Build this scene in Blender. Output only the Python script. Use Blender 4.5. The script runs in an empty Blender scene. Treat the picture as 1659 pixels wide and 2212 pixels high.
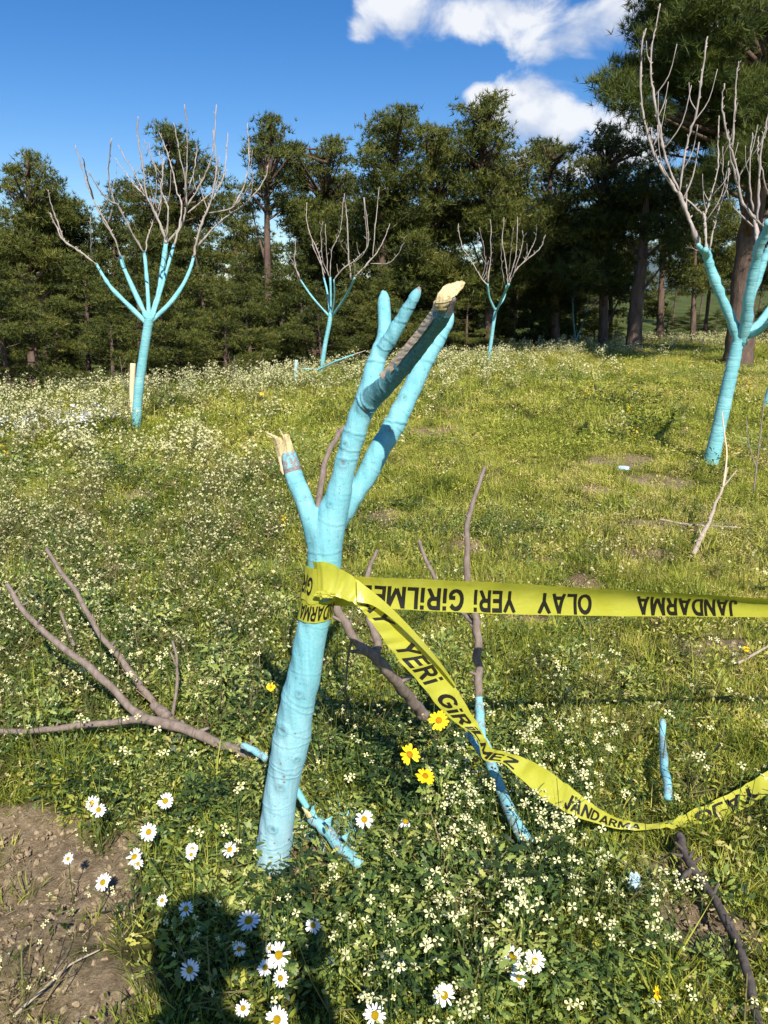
import bpy, bmesh, math, random
import numpy as np
from mathutils import Vector, Matrix, noise, Quaternion

R = math.radians
random.seed(7)
rng = np.random.default_rng(11)
S = bpy.context.scene
COL = S.collection

# ------------------------------------------------------------------ camera
PITCH = R(15.7)
CAM = Vector((0, 0, 1.5))
cam = bpy.data.cameras.new('camera')
camo = bpy.data.objects.new('camera', cam)
COL.objects.link(camo)
camo.location = CAM
camo.rotation_euler = (R(90) - PITCH, 0, 0)
cam.sensor_fit = 'VERTICAL'
cam.sensor_height = 34.6
cam.lens = 26.0
cam.clip_start = 0.02
cam.clip_end = 5000
S.camera = camo
S.render.resolution_x = 768
S.render.resolution_y = 1024

FPX = 26.0 / 34.6 * 2212
SP, CP = math.sin(PITCH), math.cos(PITCH)

def ray(px, py):
    """direction (depth 1) through a point measured on the photograph (1659 x 2212)"""
    u = (px - 829.5) / FPX
    v = (py - 1106) / FPX
    return Vector((u, CP - v * SP, -SP - v * CP))

def PY(px, py, Y):
    d = ray(px, py)
    return CAM + d * (Y / d.y)

def PZ(px, py, z=0.0):
    d = ray(px, py)
    return CAM + d * ((z - CAM.z) / d.z)

def proj(p):
    q = Vector(p) - CAM
    dep = q.y * CP - q.z * SP
    up = q.y * SP + q.z * CP
    return 829.5 + q.x / dep * FPX, 1106 - up / dep * FPX, dep

# ------------------------------------------------------------------ sun and sky
SUN = Vector((0.199, -0.819, 0.783)).normalized()
sun = bpy.data.lights.new('sun', 'SUN')
sun.energy = 5.0
sun.angle = R(0.53)
sun.color = (1.0, 0.94, 0.84)
suno = bpy.data.objects.new('sun', sun)
COL.objects.link(suno)
suno.rotation_euler = SUN.to_track_quat('Z', 'Y').to_euler()
suno.location = (0, 0, 30)

W = bpy.data.worlds.new('World')
S.world = W
W.use_nodes = True
wn, wl = W.node_tree.nodes, W.node_tree.links
wn.clear()

def wmath(op, a, b=None, clamp=False):
    n = wn.new('ShaderNodeMath'); n.operation = op; n.use_clamp = clamp
    for i, v in enumerate((a, b)):
        if v is None: continue
        if isinstance(v, (int, float)): n.inputs[i].default_value = v
        else: wl.new(v, n.inputs[i])
    return n.outputs[0]

sky = wn.new('ShaderNodeTexSky')
sky.sky_type = 'NISHITA'
sky.sun_disc = False
sky.sun_elevation = math.asin(SUN.z)
sky.sun_rotation = math.atan2(SUN.x, SUN.y)
sky.altitude = 300
sky.air_density = 1.0
sky.dust_density = 0.25
sky.ozone_density = 3.0
tc = wn.new('ShaderNodeTexCoord')
sep = wn.new('ShaderNodeSeparateXYZ'); wl.new(tc.outputs['Generated'], sep.inputs[0])
AZ = wmath('ARCTAN2', sep.outputs[0], sep.outputs[1])
EL = wmath('ARCSINE', sep.outputs[2])
def azel(px, py):
    d = ray(px, py).normalized()
    return math.atan2(d.x, d.y), math.asin(d.z)
clouds = []
for px, py, rx, ry in [(880, 30, 125, 62), (800, 60, 50, 30), (1060, 25, 130, 58), (1240, 85, 135, 55), (1330, 50, 90, 50),
                       (1040, 212, 38, 30), (1180, 215, 110, 60), (1240, 268, 165, 62), (1330, 290, 120, 80), (1230, 330, 120, 50), (1290, 325, 120, 60), (1150, 250, 90, 50), (1120, 235, 60, 40),
                       (1450, 100, 120, 70), (1600, 220, 140, 70)]:
    a, e = azel(px, py)
    clouds.append((a, e, rx / FPX * .98, ry / FPX * .95))
for a, e, wa, we in [(0.95, .45, .2, .06), (1.4, .3, .25, .07), (2.0, .55, .2, .08), (2.7, .35, .3, .08), (-2.4, .5, .25, .08),
                     (-1.7, .3, .2, .06), (0.6, .62, .15, .05), (0.2, .8, .12, .06), (-3.0, .25, .2, .05)]:
    clouds.append((a, e, wa, we))
acc = None
for a, e, wa, we in clouds:
    da = wmath('DIVIDE', wmath('SUBTRACT', AZ, a), wa)
    de = wmath('DIVIDE', wmath('SUBTRACT', EL, e), we)
    f = wmath('SUBTRACT', 1.0, wmath('ADD', wmath('MULTIPLY', da, da), wmath('MULTIPLY', de, de)))
    f = wmath('MAXIMUM', f, -1.5)
    if acc is None: acc = f
    else:
        n = wn.new('ShaderNodeMath'); n.operation = 'SMOOTH_MAX'; n.inputs[2].default_value = 0.25
        wl.new(acc, n.inputs[0]); wl.new(f, n.inputs[1]); acc = n.outputs[0]
cxyz = wn.new('ShaderNodeCombineXYZ'); wl.new(AZ, cxyz.inputs[0]); wl.new(wmath('MULTIPLY', EL, 1.5), cxyz.inputs[1])
n1 = wn.new('ShaderNodeTexNoise'); n1.inputs['Scale'].default_value = 10; n1.inputs['Detail'].default_value = 9
n1.inputs['Roughness'].default_value = 0.55; n1.inputs['Distortion'].default_value = 0.35
wl.new(cxyz.outputs[0], n1.inputs['Vector'])
dens = wmath('ADD', acc, wmath('MULTIPLY', wmath('SUBTRACT', n1.outputs[0], 0.515), 4.4))
mr = wn.new('ShaderNodeMapRange'); mr.interpolation_type = 'SMOOTHSTEP'
mr.inputs['From Min'].default_value = -0.05; mr.inputs['From Max'].default_value = 0.85
wl.new(dens, mr.inputs[0])
# light and grey parts of the clouds
ofs = wn.new('ShaderNodeVectorMath'); ofs.operation = 'ADD'; ofs.inputs[1].default_value = (-0.015, 0.05, 0)
wl.new(cxyz.outputs[0], ofs.inputs[0])
n2 = wn.new('ShaderNodeTexNoise'); n2.inputs['Scale'].default_value = 10; n2.inputs['Detail'].default_value = 5
n2.inputs['Distortion'].default_value = 0.35
wl.new(ofs.outputs[0], n2.inputs['Vector'])
shade = wmath('SUBTRACT', n1.outputs[0], n2.outputs[0])
mr2 = wn.new('ShaderNodeMapRange'); mr2.inputs['From Min'].default_value = -0.14; mr2.inputs['From Max'].default_value = 0.10
wl.new(shade, mr2.inputs[0])
ccol = wn.new('ShaderNodeMix'); ccol.data_type = 'RGBA'
ccol.inputs[6].default_value = (4.6, 5.6, 7.6, 1)
ccol.inputs[7].default_value = (9.0, 9.2, 9.6, 1)
wl.new(mr2.outputs[0], ccol.inputs[0])
hsv = wn.new('ShaderNodeHueSaturation'); hsv.inputs['Saturation'].default_value = 1.36
hsv.inputs['Value'].default_value = 1.24
hsv.inputs['Hue'].default_value = 0.509
wl.new(sky.outputs[0], hsv.inputs['Color'])
mixc = wn.new('ShaderNodeMix'); mixc.data_type = 'RGBA'
wl.new(wmath('MULTIPLY', mr.outputs[0], 0.95), mixc.inputs[0])
wl.new(hsv.outputs[0], mixc.inputs[6]); wl.new(ccol.outputs[2], mixc.inputs[7])
bg = wn.new('ShaderNodeBackground'); bg.inputs['Strength'].default_value = 0.08
wl.new(mixc.outputs[2], bg.inputs['Color'])
wo = wn.new('ShaderNodeOutputWorld'); wl.new(bg.outputs[0], wo.inputs['Surface'])

S.view_settings.view_transform = 'Standard'
S.view_settings.look = 'None'
S.view_settings.exposure = 0.38
S.cycles.max_bounces = 5
S.cycles.diffuse_bounces = 3
S.view_settings.gamma = 1.0
S.view_settings.use_curve_mapping = False

# ------------------------------------------------------------------ materials
def newmat(name):
    m = bpy.data.materials.new(name); m.use_nodes = True
    m.node_tree.nodes.clear()
    return m, m.node_tree.nodes, m.node_tree.links

def ramp(nt, fac, stops, interp='LINEAR'):
    r = nt.nodes.new('ShaderNodeValToRGB'); r.color_ramp.interpolation = interp
    els = r.color_ramp.elements
    while len(els) < len(stops): els.new(0.5)
    for e, (p, c) in zip(els, stops):
        e.position = p; e.color = (*c, 1)
    nt.links.new(fac, r.inputs[0])
    return r.outputs[0]

def noise_node(nt, scale, detail=5, rough=0.55, vec=None, dist=0.0, stretch=None):
    n = nt.nodes.new('ShaderNodeTexNoise')
    n.inputs['Scale'].default_value = scale; n.inputs['Detail'].default_value = detail
    n.inputs['Roughness'].default_value = rough; n.inputs['Distortion'].default_value = dist
    if vec is None:
        vec = nt.nodes.new('ShaderNodeTexCoord').outputs['Object']
    if stretch:
        mp = nt.nodes.new('ShaderNodeMapping'); mp.inputs['Scale'].default_value = stretch
        nt.links.new(vec, mp.inputs[0]); vec = mp.outputs[0]
    nt.links.new(vec, n.inputs['Vector'])
    return n.outputs[0]

def bump(nt, h, strength, dist=0.01, normal=None):
    b = nt.nodes.new('ShaderNodeBump'); b.inputs['Strength'].default_value = strength
    b.inputs['Distance'].default_value = dist
    nt.links.new(h, b.inputs['Height'])
    if normal is not None: nt.links.new(normal, b.inputs['Normal'])
    return b.outputs[0]

def pbsdf(nt, color, rough=0.7, normal=None, spec=0.3):
    p = nt.nodes.new('ShaderNodeBsdfPrincipled')
    if isinstance(color, tuple): p.inputs['Base Color'].default_value = (*color, 1)
    else: nt.links.new(color, p.inputs['Base Color'])
    p.inputs['Roughness'].default_value = rough
    p.inputs['Specular IOR Level'].default_value = spec
    if normal is not None: nt.links.new(normal, p.inputs['Normal'])
    return p

def out(nt, sh):
    o = nt.nodes.new('ShaderNodeOutputMaterial'); nt.links.new(sh, o.inputs['Surface'])

def mix(nt, fac, a, b, typ='MIX'):
    m = nt.nodes.new('ShaderNodeMix'); m.data_type = 'RGBA'; m.blend_type = typ
    if isinstance(fac, (int, float)): m.inputs[0].default_value = fac
    else: nt.links.new(fac, m.inputs[0])
    for i, v in ((6, a), (7, b)):
        if isinstance(v, tuple): m.inputs[i].default_value = (*v, 1)
        else: nt.links.new(v, m.inputs[i])
    return m.outputs[2]

def attr(nt, name, typ='GEOMETRY'):
    a = nt.nodes.new('ShaderNodeAttribute'); a.attribute_name = name; a.attribute_type = typ
    return a.outputs['Fac']

def mthn(nt, op, a, b=None, clamp=False):
    n = nt.nodes.new('ShaderNodeMath'); n.operation = op; n.use_clamp = clamp
    for i, v in enumerate((a, b)):
        if v is None: continue
        if isinstance(v, (int, float)): n.inputs[i].default_value = v
        else: nt.links.new(v, n.inputs[i])
    return n.outputs[0]

def leafmat(name, stops, typ='INSTANCER', trans=0.35, rough=0.6, glob=None, var=True, spec=0.15):
    """thin plant matter: diffuse + some light coming through; colour from the plant's own 'tint'"""
    m, n, l = newmat(name)
    nt = m.node_tree
    f = attr(nt, 'tint', typ)
    if var:
        rnd = attr(nt, 'bl', 'GEOMETRY')
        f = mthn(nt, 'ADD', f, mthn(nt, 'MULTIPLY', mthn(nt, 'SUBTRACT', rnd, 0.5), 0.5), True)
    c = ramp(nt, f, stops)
    p = pbsdf(nt, c, rough, spec=spec)
    t = n.new('ShaderNodeBsdfTranslucent')
    l.new(mix(nt, 1.0, c, (1.0, 1.05, 0.55), 'MULTIPLY'), t.inputs[0])
    mx = n.new('ShaderNodeMixShader'); mx.inputs[0].default_value = trans
    l.new(p.outputs[0], mx.inputs[1]); l.new(t.outputs[0], mx.inputs[2])
    out(nt, mx.outputs[0])
    return m

def flat(name, col, rough=0.7, nscale=None, amt=0.25, bmp=0.0, spec=0.2, stretch=None):
    m, n, l = newmat(name); nt = m.node_tree
    nrm = None; c = col
    if nscale:
        nz = noise_node(nt, nscale, 6, 0.6, stretch=stretch)
        c = ramp(nt, nz, [(0.3, tuple(x * (1 - amt) for x in col)), (0.7, tuple(min(1, x * (1 + amt)) for x in col))])
        if bmp: nrm = bump(nt, nz, bmp, 0.004)
    out(nt, pbsdf(nt, c, rough, nrm, spec).outputs[0])
    return m

M = {}
# turquoise lime paint over bark: 'bare' = where bark shows, 'chalk' = thin whitish wash, 'thin' = sparse paint plus painted-in shade
def paint_mat(name, fine=1.0):
    m, n, l = newmat(name); nt = m.node_tree
    n1 = noise_node(nt, 14 * fine, 6, 0.6)
    n2 = noise_node(nt, 120 * fine, 5, 0.65)
    nv = noise_node(nt, 60 * fine, 6, 0.7, stretch=(1, 1, 0.12))
    base = ramp(nt, n1, [(0.3, (0.14, 0.45, 0.51)), (0.55, (0.21, 0.56, 0.61)), (0.8, (0.32, 0.62, 0.66))])
    strk = noise_node(nt, 90 * fine, 6, 0.75, stretch=(1, 1, .06))
    base = mix(nt, mthn(nt, 'MULTIPLY', ramp(nt, strk, [(0.52, (0, 0, 0)), (0.68, (1, 1, 1))]), .45), base, (0.42, 0.66, 0.71))
    ch = attr(nt, 'chalk')
    chf = mthn(nt, 'MULTIPLY', ch, mthn(nt, 'ADD', mthn(nt, 'MULTIPLY', nv, 1.4), -0.1, True), True)
    base = mix(nt, chf, base, (0.46, 0.60, 0.66))
    thin_shade = mthn(nt, 'MULTIPLY', attr(nt, 'thin'), mthn(nt, 'ADD', mthn(nt, 'MULTIPLY', n2, 1.8), -.15, True), True)
    base = mix(nt, thin_shade, base, (0.030, 0.105, 0.115))  # dark teal: speckled sparse paint with the broken limb's shade put into it
    cr_ = mthn(nt, 'MULTIPLY', attr(nt, 'crease'), mthn(nt, 'ADD', n2, .35), True)
    base = mix(nt, cr_, base, (0.07, 0.25, 0.31))
    # pits and scratches where the grey bark shows through
    pit = ramp(nt, n2, [(0.33, (1, 1, 1)), (0.385, (0, 0, 0))])
    bare = attr(nt, 'bare')
    bf = mthn(nt, 'ADD', bare, mthn(nt, 'MULTIPLY', mthn(nt, 'SUBTRACT', n2, 0.5), 1.6))
    bf = mthn(nt, 'MULTIPLY', mthn(nt, 'SUBTRACT', bf, 0.42), 8.0, True)
    bf = mthn(nt, 'MULTIPLY', bf, mthn(nt, 'GREATER_THAN', bare, 0.02))
    bark = ramp(nt, n2, [(0.35, (0.16, 0.12, 0.11)), (0.65, (0.36, 0.31, 0.30))])
    c = mix(nt, mthn(nt, 'MULTIPLY', pit, 0.55), base, (0.10, 0.16, 0.18))
    c = mix(nt, bf, c, bark)
    nr = bump(nt, n2, 0.55, 0.003)
    nr = bump(nt, strk, 0.55, 0.003, nr)
    out(nt, pbsdf(nt, c, 0.72, nr, 0.25).outputs[0])
    return m
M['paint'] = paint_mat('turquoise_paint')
def paint_far():
    m, n, l = newmat('turquoise_paint_ringed'); nt = m.node_tree
    n1 = noise_node(nt, 9, 6, 0.6)
    rg = noise_node(nt, 3, 4, 0.7, stretch=(2, 2, 14))
    base = ramp(nt, n1, [(0.3, (0.17, 0.46, 0.49)), (0.55, (0.24, 0.56, 0.58)), (0.8, (0.36, 0.62, 0.63))])
    lines = ramp(nt, rg, [(0.36, (1, 1, 1)), (0.42, (0, 0, 0))])
    c = mix(nt, mthn(nt, 'MULTIPLY', lines, 0.45), base, (0.09, 0.30, 0.35))
    nr = bump(nt, rg, 0.5, 0.02)
    out(nt, pbsdf(nt, c, 0.65, nr, 0.25).outputs[0])
    return m
M['paint_far'] = paint_far()
def bark_mat(name, dark, light, sc=40, stretch=(1, 1, .35), bm=0.5, bd=0.006):
    m, n, l = newmat(name); nt = m.node_tree
    nz = noise_node(nt, sc, 8, 0.65, stretch=stretch)
    n2 = noise_node(nt, sc * .15, 4, 0.6)
    c = ramp(nt, nz, [(0.3, dark), (0.7, light)])
    c = mix(nt, mthn(nt, 'MULTIPLY', n2, 0.5), c, tuple(x * 0.55 for x in light))
    out(nt, pbsdf(nt, c, 0.85, bump(nt, nz, bm, bd), 0.15).outputs[0])
    return m
M['twig'] = bark_mat('grey_brown_bark', (0.13, 0.095, 0.075), (0.36, 0.285, 0.235), 60, bm=0.6, bd=0.004)
M['branch_far'] = bark_mat('pale_branch_bark', (0.25, 0.20, 0.17), (0.62, 0.54, 0.48), 30, bm=.3)
M['pine_bark'] = bark_mat('pine_bark', (0.05, 0.033, 0.027), (0.25, 0.17, 0.13), 7, (1, 1, .3), 1.0, 0.05)
M['dry'] = bark_mat('dry_pale_wood', (0.30, 0.23, 0.16), (0.62, 0.52, 0.40), 50)
M['root'] = bark_mat('dark_root_bark', (0.055, 0.045, 0.04), (0.17, 0.14, 0.125), 60)
def wood_mat():
    m, n, l = newmat('fresh_split_wood'); nt = m.node_tree
    nz = noise_node(nt, 25, 7, 0.7, stretch=(7, 7, 1.5))
    c = ramp(nt, nz, [(0.34, (0.36, 0.24, 0.10)), (0.47, (0.62, 0.50, 0.26)), (0.75, (0.76, 0.66, 0.38))])
    out(nt, pbsdf(nt, c, 0.6, bump(nt, nz, 0.25, 0.0012), 0.3).outputs[0])
    return m
M['wood'] = wood_mat()
M['torn'] = flat('torn_bark_edge', (0.74, 0.55, 0.36), 0.8, 70, 0.18, 0.1)
M['stake'] = flat('cream_stake', (0.80, 0.66, 0.42), 0.7, 20, 0.12, 0.2)
M['stake2'] = flat('pale_green_stake', (0.48, 0.62, 0.55), 0.7, 20, 0.15, 0.2)
def tape_mat():
    m, n, l = newmat('yellow_plastic_film'); nt = m.node_tree
    nz = noise_node(nt, 18, 3, 0.5)
    c = ramp(nt, nz, [(0.3, (0.56, 0.55, 0.055)), (0.7, (0.62, 0.61, 0.085))])
    wr = noise_node(nt, 22, 5, 0.6, dist=1.2)
    p = pbsdf(nt, c, 0.28, bump(nt, wr, 0.45, 0.005), 0.5)
    t = n.new('ShaderNodeBsdfTranslucent'); t.inputs[0].default_value = (0.72, 0.62, 0.0, 1)
    mx = n.new('ShaderNodeMixShader'); mx.inputs[0].default_value = 0.28
    l.new(p.outputs[0], mx.inputs[1]); l.new(t.outputs[0], mx.inputs[2])
    out(nt, mx.outputs[0])
    return m
M['tape'] = tape_mat()
M['chip'] = flat('painted_splinters', (0.25, 0.55, 0.60), 0.7, 60, 0.3)
M['ink'] = flat('black_print', (0.018, 0.017, 0.012), 0.35, spec=0.4)
M['litter'] = flat('pale_blue_litter', (0.50, 0.66, 0.74), 0.5, 40, 0.25, 0.3)

def soil_mat():
    m, n, l = newmat('ground_soil_and_turf'); nt = m.node_tree
    co = nt.nodes.new('ShaderNodeTexCoord').outputs['Object']
    a = noise_node(nt, 1.3, 6, 0.6, co); b = noise_node(nt, 38, 8, 0.7, co); d = noise_node(nt, 160, 4, 0.7, co)
    soil = ramp(nt, b, [(0.3, (0.10, 0.070, 0.040)), (0.5, (0.30, 0.225, 0.135)), (0.7, (0.52, 0.41, 0.27))])
    soil = mix(nt, mthn(nt, 'MULTIPLY', a, 0.5), soil, (0.28, 0.20, 0.115))
    turf = ramp(nt, b, [(0.3, (0.022, 0.022, 0.008)), (0.55, (0.085, 0.085, 0.024)), (0.75, (0.20, 0.17, 0.06))])
    c = mix(nt, attr(nt, 'turf'), soil, turf)
    c = mix(nt, attr(nt, 'red'), c, (0.34, 0.19, 0.11))
    c = mix(nt, attr(nt, 'far'), c, ramp(nt, noise_node(nt, 0.5, 8, .7, co), [(0.35, (0.035, 0.055, 0.012)), (0.65, (0.13, 0.15, 0.04))]))
    nr = bump(nt, b, 0.9, 0.02); nr = bump(nt, d, 0.8, 0.006, nr)
    out(nt, pbsdf(nt, c, 0.95, nr, 0.1).outputs[0])
    return m
M['ground'] = soil_mat()

G4 = [(0.0, (0.030, 0.055, 0.012)), (0.2, (0.13, 0.17, 0.028)), (0.42, (0.38, 0.43, 0.060)), (0.7, (0.62, 0.60, 0.11)), (1.0, (0.78, 0.62, 0.28))]
M['grass'] = leafmat('grass_blades', G4, trans=0.40)
M['weed'] = leafmat('weed_leaves', [(0.0, (0.026, 0.052, 0.018)), (0.35, (0.11, 0.18, 0.045)), (0.65, (0.32, 0.39, 0.085)), (1.0, (0.58, 0.57, 0.17))], trans=0.25, rough=0.45, spec=0.3)
M['stalk'] = leafmat('flower_stalks', [(0.0, (0.05, 0.08, 0.02)), (0.6, (0.13, 0.15, 0.04)), (1.0, (0.24, 0.18, 0.09))], trans=0.1)
M['cream'] = flat('cream_petals', (0.74, 0.70, 0.36), 0.6)
M['whitep'] = flat('white_petals', (0.90, 0.89, 0.83), 0.6)
M['yellow'] = flat('yellow_petals', (0.90, 0.62, 0.01), 0.55)
M['disc'] = flat('daisy_disc', (0.80, 0.48, 0.01), 0.8, 400, 0.35, 1.0)
M['disc2'] = flat('yellow_daisy_disc', (0.72, 0.33, 0.01), 0.8, 400, 0.35, 1.0)
M['stemg'] = flat('green_stem', (0.08, 0.13, 0.03), 0.6, 60, 0.3)
M['greenleaf'] = flat('broad_leaf', (0.09, 0.17, 0.06), 0.45, 50, 0.35, 0.3, 0.35)
M['redleaf'] = flat('reddish_dry_leaf', (0.22, 0.09, 0.05), 0.6, 60, 0.4, 0.3)
M['straw'] = leafmat('dry_straw', [(0.0, (0.16, 0.10, 0.05)), (0.5, (0.36, 0.27, 0.14)), (1.0, (0.60, 0.50, 0.30))], trans=0.1)
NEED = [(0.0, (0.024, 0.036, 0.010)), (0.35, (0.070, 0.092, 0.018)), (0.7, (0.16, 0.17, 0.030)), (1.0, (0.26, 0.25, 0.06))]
def needlemat(name, stops, trans=0.2):
    m, n, l = newmat(name); nt = m.node_tree
    f = attr(nt, 'bl', 'GEOMETRY')
    oi = n.new('ShaderNodeObjectInfo')
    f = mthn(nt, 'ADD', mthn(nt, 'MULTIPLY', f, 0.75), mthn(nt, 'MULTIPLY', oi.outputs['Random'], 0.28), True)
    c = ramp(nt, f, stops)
    p = pbsdf(nt, c, 0.5, spec=0.3)
    t = n.new('ShaderNodeBsdfTranslucent'); l.new(c, t.inputs[0])
    mx = n.new('ShaderNodeMixShader'); mx.inputs[0].default_value = trans
    l.new(p.outputs[0], mx.inputs[1]); l.new(t.outputs[0], mx.inputs[2])
    out(nt, mx.outputs[0])
    return m
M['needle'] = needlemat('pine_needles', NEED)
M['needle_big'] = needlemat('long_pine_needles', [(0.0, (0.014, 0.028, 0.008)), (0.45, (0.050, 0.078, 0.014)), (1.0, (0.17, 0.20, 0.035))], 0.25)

# ------------------------------------------------------------------ object helpers
def link(name, me, mat=None, parent=None, smooth=True, loc=None):
    o = bpy.data.objects.new(name, me)
    COL.objects.link(o)
    if mat is not None and me is not None and not me.materials: me.materials.append(mat)
    if smooth and me is not None and hasattr(me, 'shade_smooth') and len(me.polygons): me.shade_smooth()
    if parent is not None: o.parent = parent
    if loc is not None: o.location = loc
    return o

def tag(o, label=None, cat=None, group=None, kind=None):
    if label: o['label'] = label
    if cat: o['category'] = cat
    if group: o['group'] = group
    if kind: o['kind'] = kind
    return o

def thing(name, label, cat, loc=(0, 0, 0), group=None):
    o = bpy.data.objects.new(name, None); COL.objects.link(o)
    o.empty_display_size = 0.1
    o.location = loc
    return tag(o, label, cat, group)

def npmesh(name, v, f, attrs=None):
    """v (n,3), f (m,k) arrays -> mesh; attrs: name -> per-vertex float array"""
    me = bpy.data.meshes.new(name)
    v = np.asarray(v, dtype=np.float32); f = np.asarray(f, dtype=np.int32)
    k = f.shape[1]
    me.vertices.add(len(v)); me.vertices.foreach_set('co', v.ravel())
    me.loops.add(f.size); me.loops.foreach_set('vertex_index', f.ravel())
    me.polygons.add(len(f))
    me.polygons.foreach_set('loop_start', np.arange(0, f.size, k, dtype=np.int32))
    me.polygons.foreach_set('loop_total', np.full(len(f), k, dtype=np.int32))
    if attrs:
        for nm, a in attrs.items():
            at = me.attributes.new(nm, 'FLOAT', 'POINT'); at.data.foreach_set('value', np.asarray(a, dtype=np.float32))
    me.update(calc_edges=True)
    return me

def catmull(P, n):
    """resample control points (list of tuples, any dimension) to n per span"""
    P = [np.array(p, dtype=float) for p in P]
    if len(P) == 2: P = [P[0], (P[0] + P[1]) / 2, P[1]]
    Q = [2 * P[0] - P[1]] + P + [2 * P[-1] - P[-2]]
    res = []
    for i in range(1, len(Q) - 2):
        p0, p1, p2, p3 = Q[i - 1:i + 3]
        for j in range(n):
            t = j / n
            res.append(0.5 * ((2 * p1) + (-p0 + p2) * t + (2 * p0 - 5 * p1 + 4 * p2 - p3) * t * t + (-p0 + 3 * p1 - 3 * p2 + p3) * t ** 3))
    res.append(P[-1])
    return np.array(res)

class MB:
    def __init__(s): s.v = []; s.f = []
    def tube(s, pts, radii, sides=8, n=4, cap=True, wob=0.0, seed=0):
        """pts: list of 3d, radii: same length"""
        C = catmull([(*p, r) for p, r in zip(pts, radii)], n)
        p3, rr = C[:, :3], np.maximum(C[:, 3], 1e-4)
        T = np.gradient(p3, axis=0); T /= np.linalg.norm(T, axis=1)[:, None] + 1e-12
        a = np.array([0, 0, 1.0]) if abs(T[0][2]) < 0.9 else np.array([1.0, 0, 0])
        u = np.cross(T[0], a); u /= np.linalg.norm(u)
        b0 = len(s.v); rs = np.random.default_rng(seed)
        for i in range(len(p3)):
            u = u - T[i] * np.dot(u, T[i]); u /= np.linalg.norm(u)
            w = np.cross(T[i], u)
            r = rr[i] * (1 + wob * rs.normal())
            for k in range(sides):
                an = 2 * math.pi * k / sides
                s.v.append(tuple(p3[i] + r * (math.cos(an) * u + math.sin(an) * w)))
        for i in range(len(p3) - 1):
            for k in range(sides):
                k2 = (k + 1) % sides
                s.f.append((b0 + i * sides + k, b0 + i * sides + k2, b0 + (i + 1) * sides + k2, b0 + (i + 1) * sides + k))
        if cap:
            for i, d in ((0, -1), (len(p3) - 1, 1)):
                c = len(s.v); s.v.append(tuple(p3[i] + T[i] * rr[i] * 0.35 * d))
                for k in range(sides):
                    k2 = (k + 1) % sides
                    q = (b0 + i * sides + k, b0 + i * sides + k2)
                    s.f.append((c, q[1], q[0]) if d < 0 else (c, q[0], q[1]))
        return C
    def poly(s, vs, fs):
        b0 = len(s.v); s.v += [tuple(x) for x in vs]; s.f += [tuple(b0 + i for i in f) for f in fs]
    def build(s, name, mat, parent=None, smooth=True, attrs=None, loc=None):
        me = bpy.data.meshes.new(name); 
        off = Vector(loc) if loc is not None else None
        v = [tuple(Vector(x) - off) for x in s.v] if off is not None else s.v
        me.from_pydata(v, [], s.f)
        for nm in (attrs or {}):
            a = me.attributes.new(nm, 'FLOAT', 'POINT'); a.data.foreach_set('value', attrs[nm])
        return link(name, me, mat, parent, smooth, loc)

# ------------------------------------------------------------------ terrain
def lerp_tab(x, xs, ys): return float(np.interp(x, xs, ys))
EX = [-14, -7, -4.5, -1.8, 0.5, 2.5, 5.5, 9, 20, 40]
EYv = [9.5, 11.0, 12.6, 15.2, 18.0, 21.0, 24.5, 26.5, 28, 30]
def edge(x): return lerp_tab(x, EX, EYv)
def edge_np(x): return np.interp(x, EX, EYv)
def ss(a, b, t): 
    t = np.clip((t - a) / (b - a), 0, 1); return t * t * (3 - 2 * t)

_ph = np.random.default_rng(3).uniform(0, 6.28, (40, 2)); _dir = np.random.default_rng(4).uniform(0, 6.28, 40)
def wavy(x, y, lo, hi, octs, seed=0):
    """sum of many sine waves: cheap smooth noise in about -1..1 for arrays"""
    r = 0; 
    for i in range(octs):
        f = lo * (hi / lo) ** (i / max(1, octs - 1)); k = (i + seed * 7) % 40
        a = _dir[k]; r = r + np.sin((x * np.cos(a) + y * np.sin(a)) * f + _ph[k, 0]) * np.sin((x * np.sin(a + .7) - y * np.cos(a + .7)) * f * .83 + _ph[k, 1])
    return r / octs ** 0.5

def hgt(x, y):
    x = np.asarray(x, float); y = np.asarray(y, float)
    e = edge_np(x)
    d = np.maximum(0, y - e)
    right = ss(3.5, 8.0, x)
    drop = 3.2 * (1 - np.exp(-d / 5.0)) * (1 - right) + 0.12 * np.minimum(d, 6) * right * 0.5
    h = -drop
    # hillside rising behind the pines on the left and middle
    hill = np.maximum(0, y - 38) * 0.20 * (1 - ss(9, 22, x)) + np.maximum(0, y - 45) * 0.02 * ss(9, 22, x)
    hill = 6.5 * (1 - np.exp(-hill / 6.5))
    h = h + hill
    near = np.exp(-np.maximum(0, y - 6) / 10.0)
    h = h + 0.014 * wavy(x, y, 3, 14, 8, 1) * near + 0.05 * wavy(x, y, .5, 2, 5, 2) * ss(2.5, 8, y) 
    h = h + 0.25 * wavy(x, y, .12, .5, 5, 3) * ss(28, 40, y)
    return h

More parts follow.
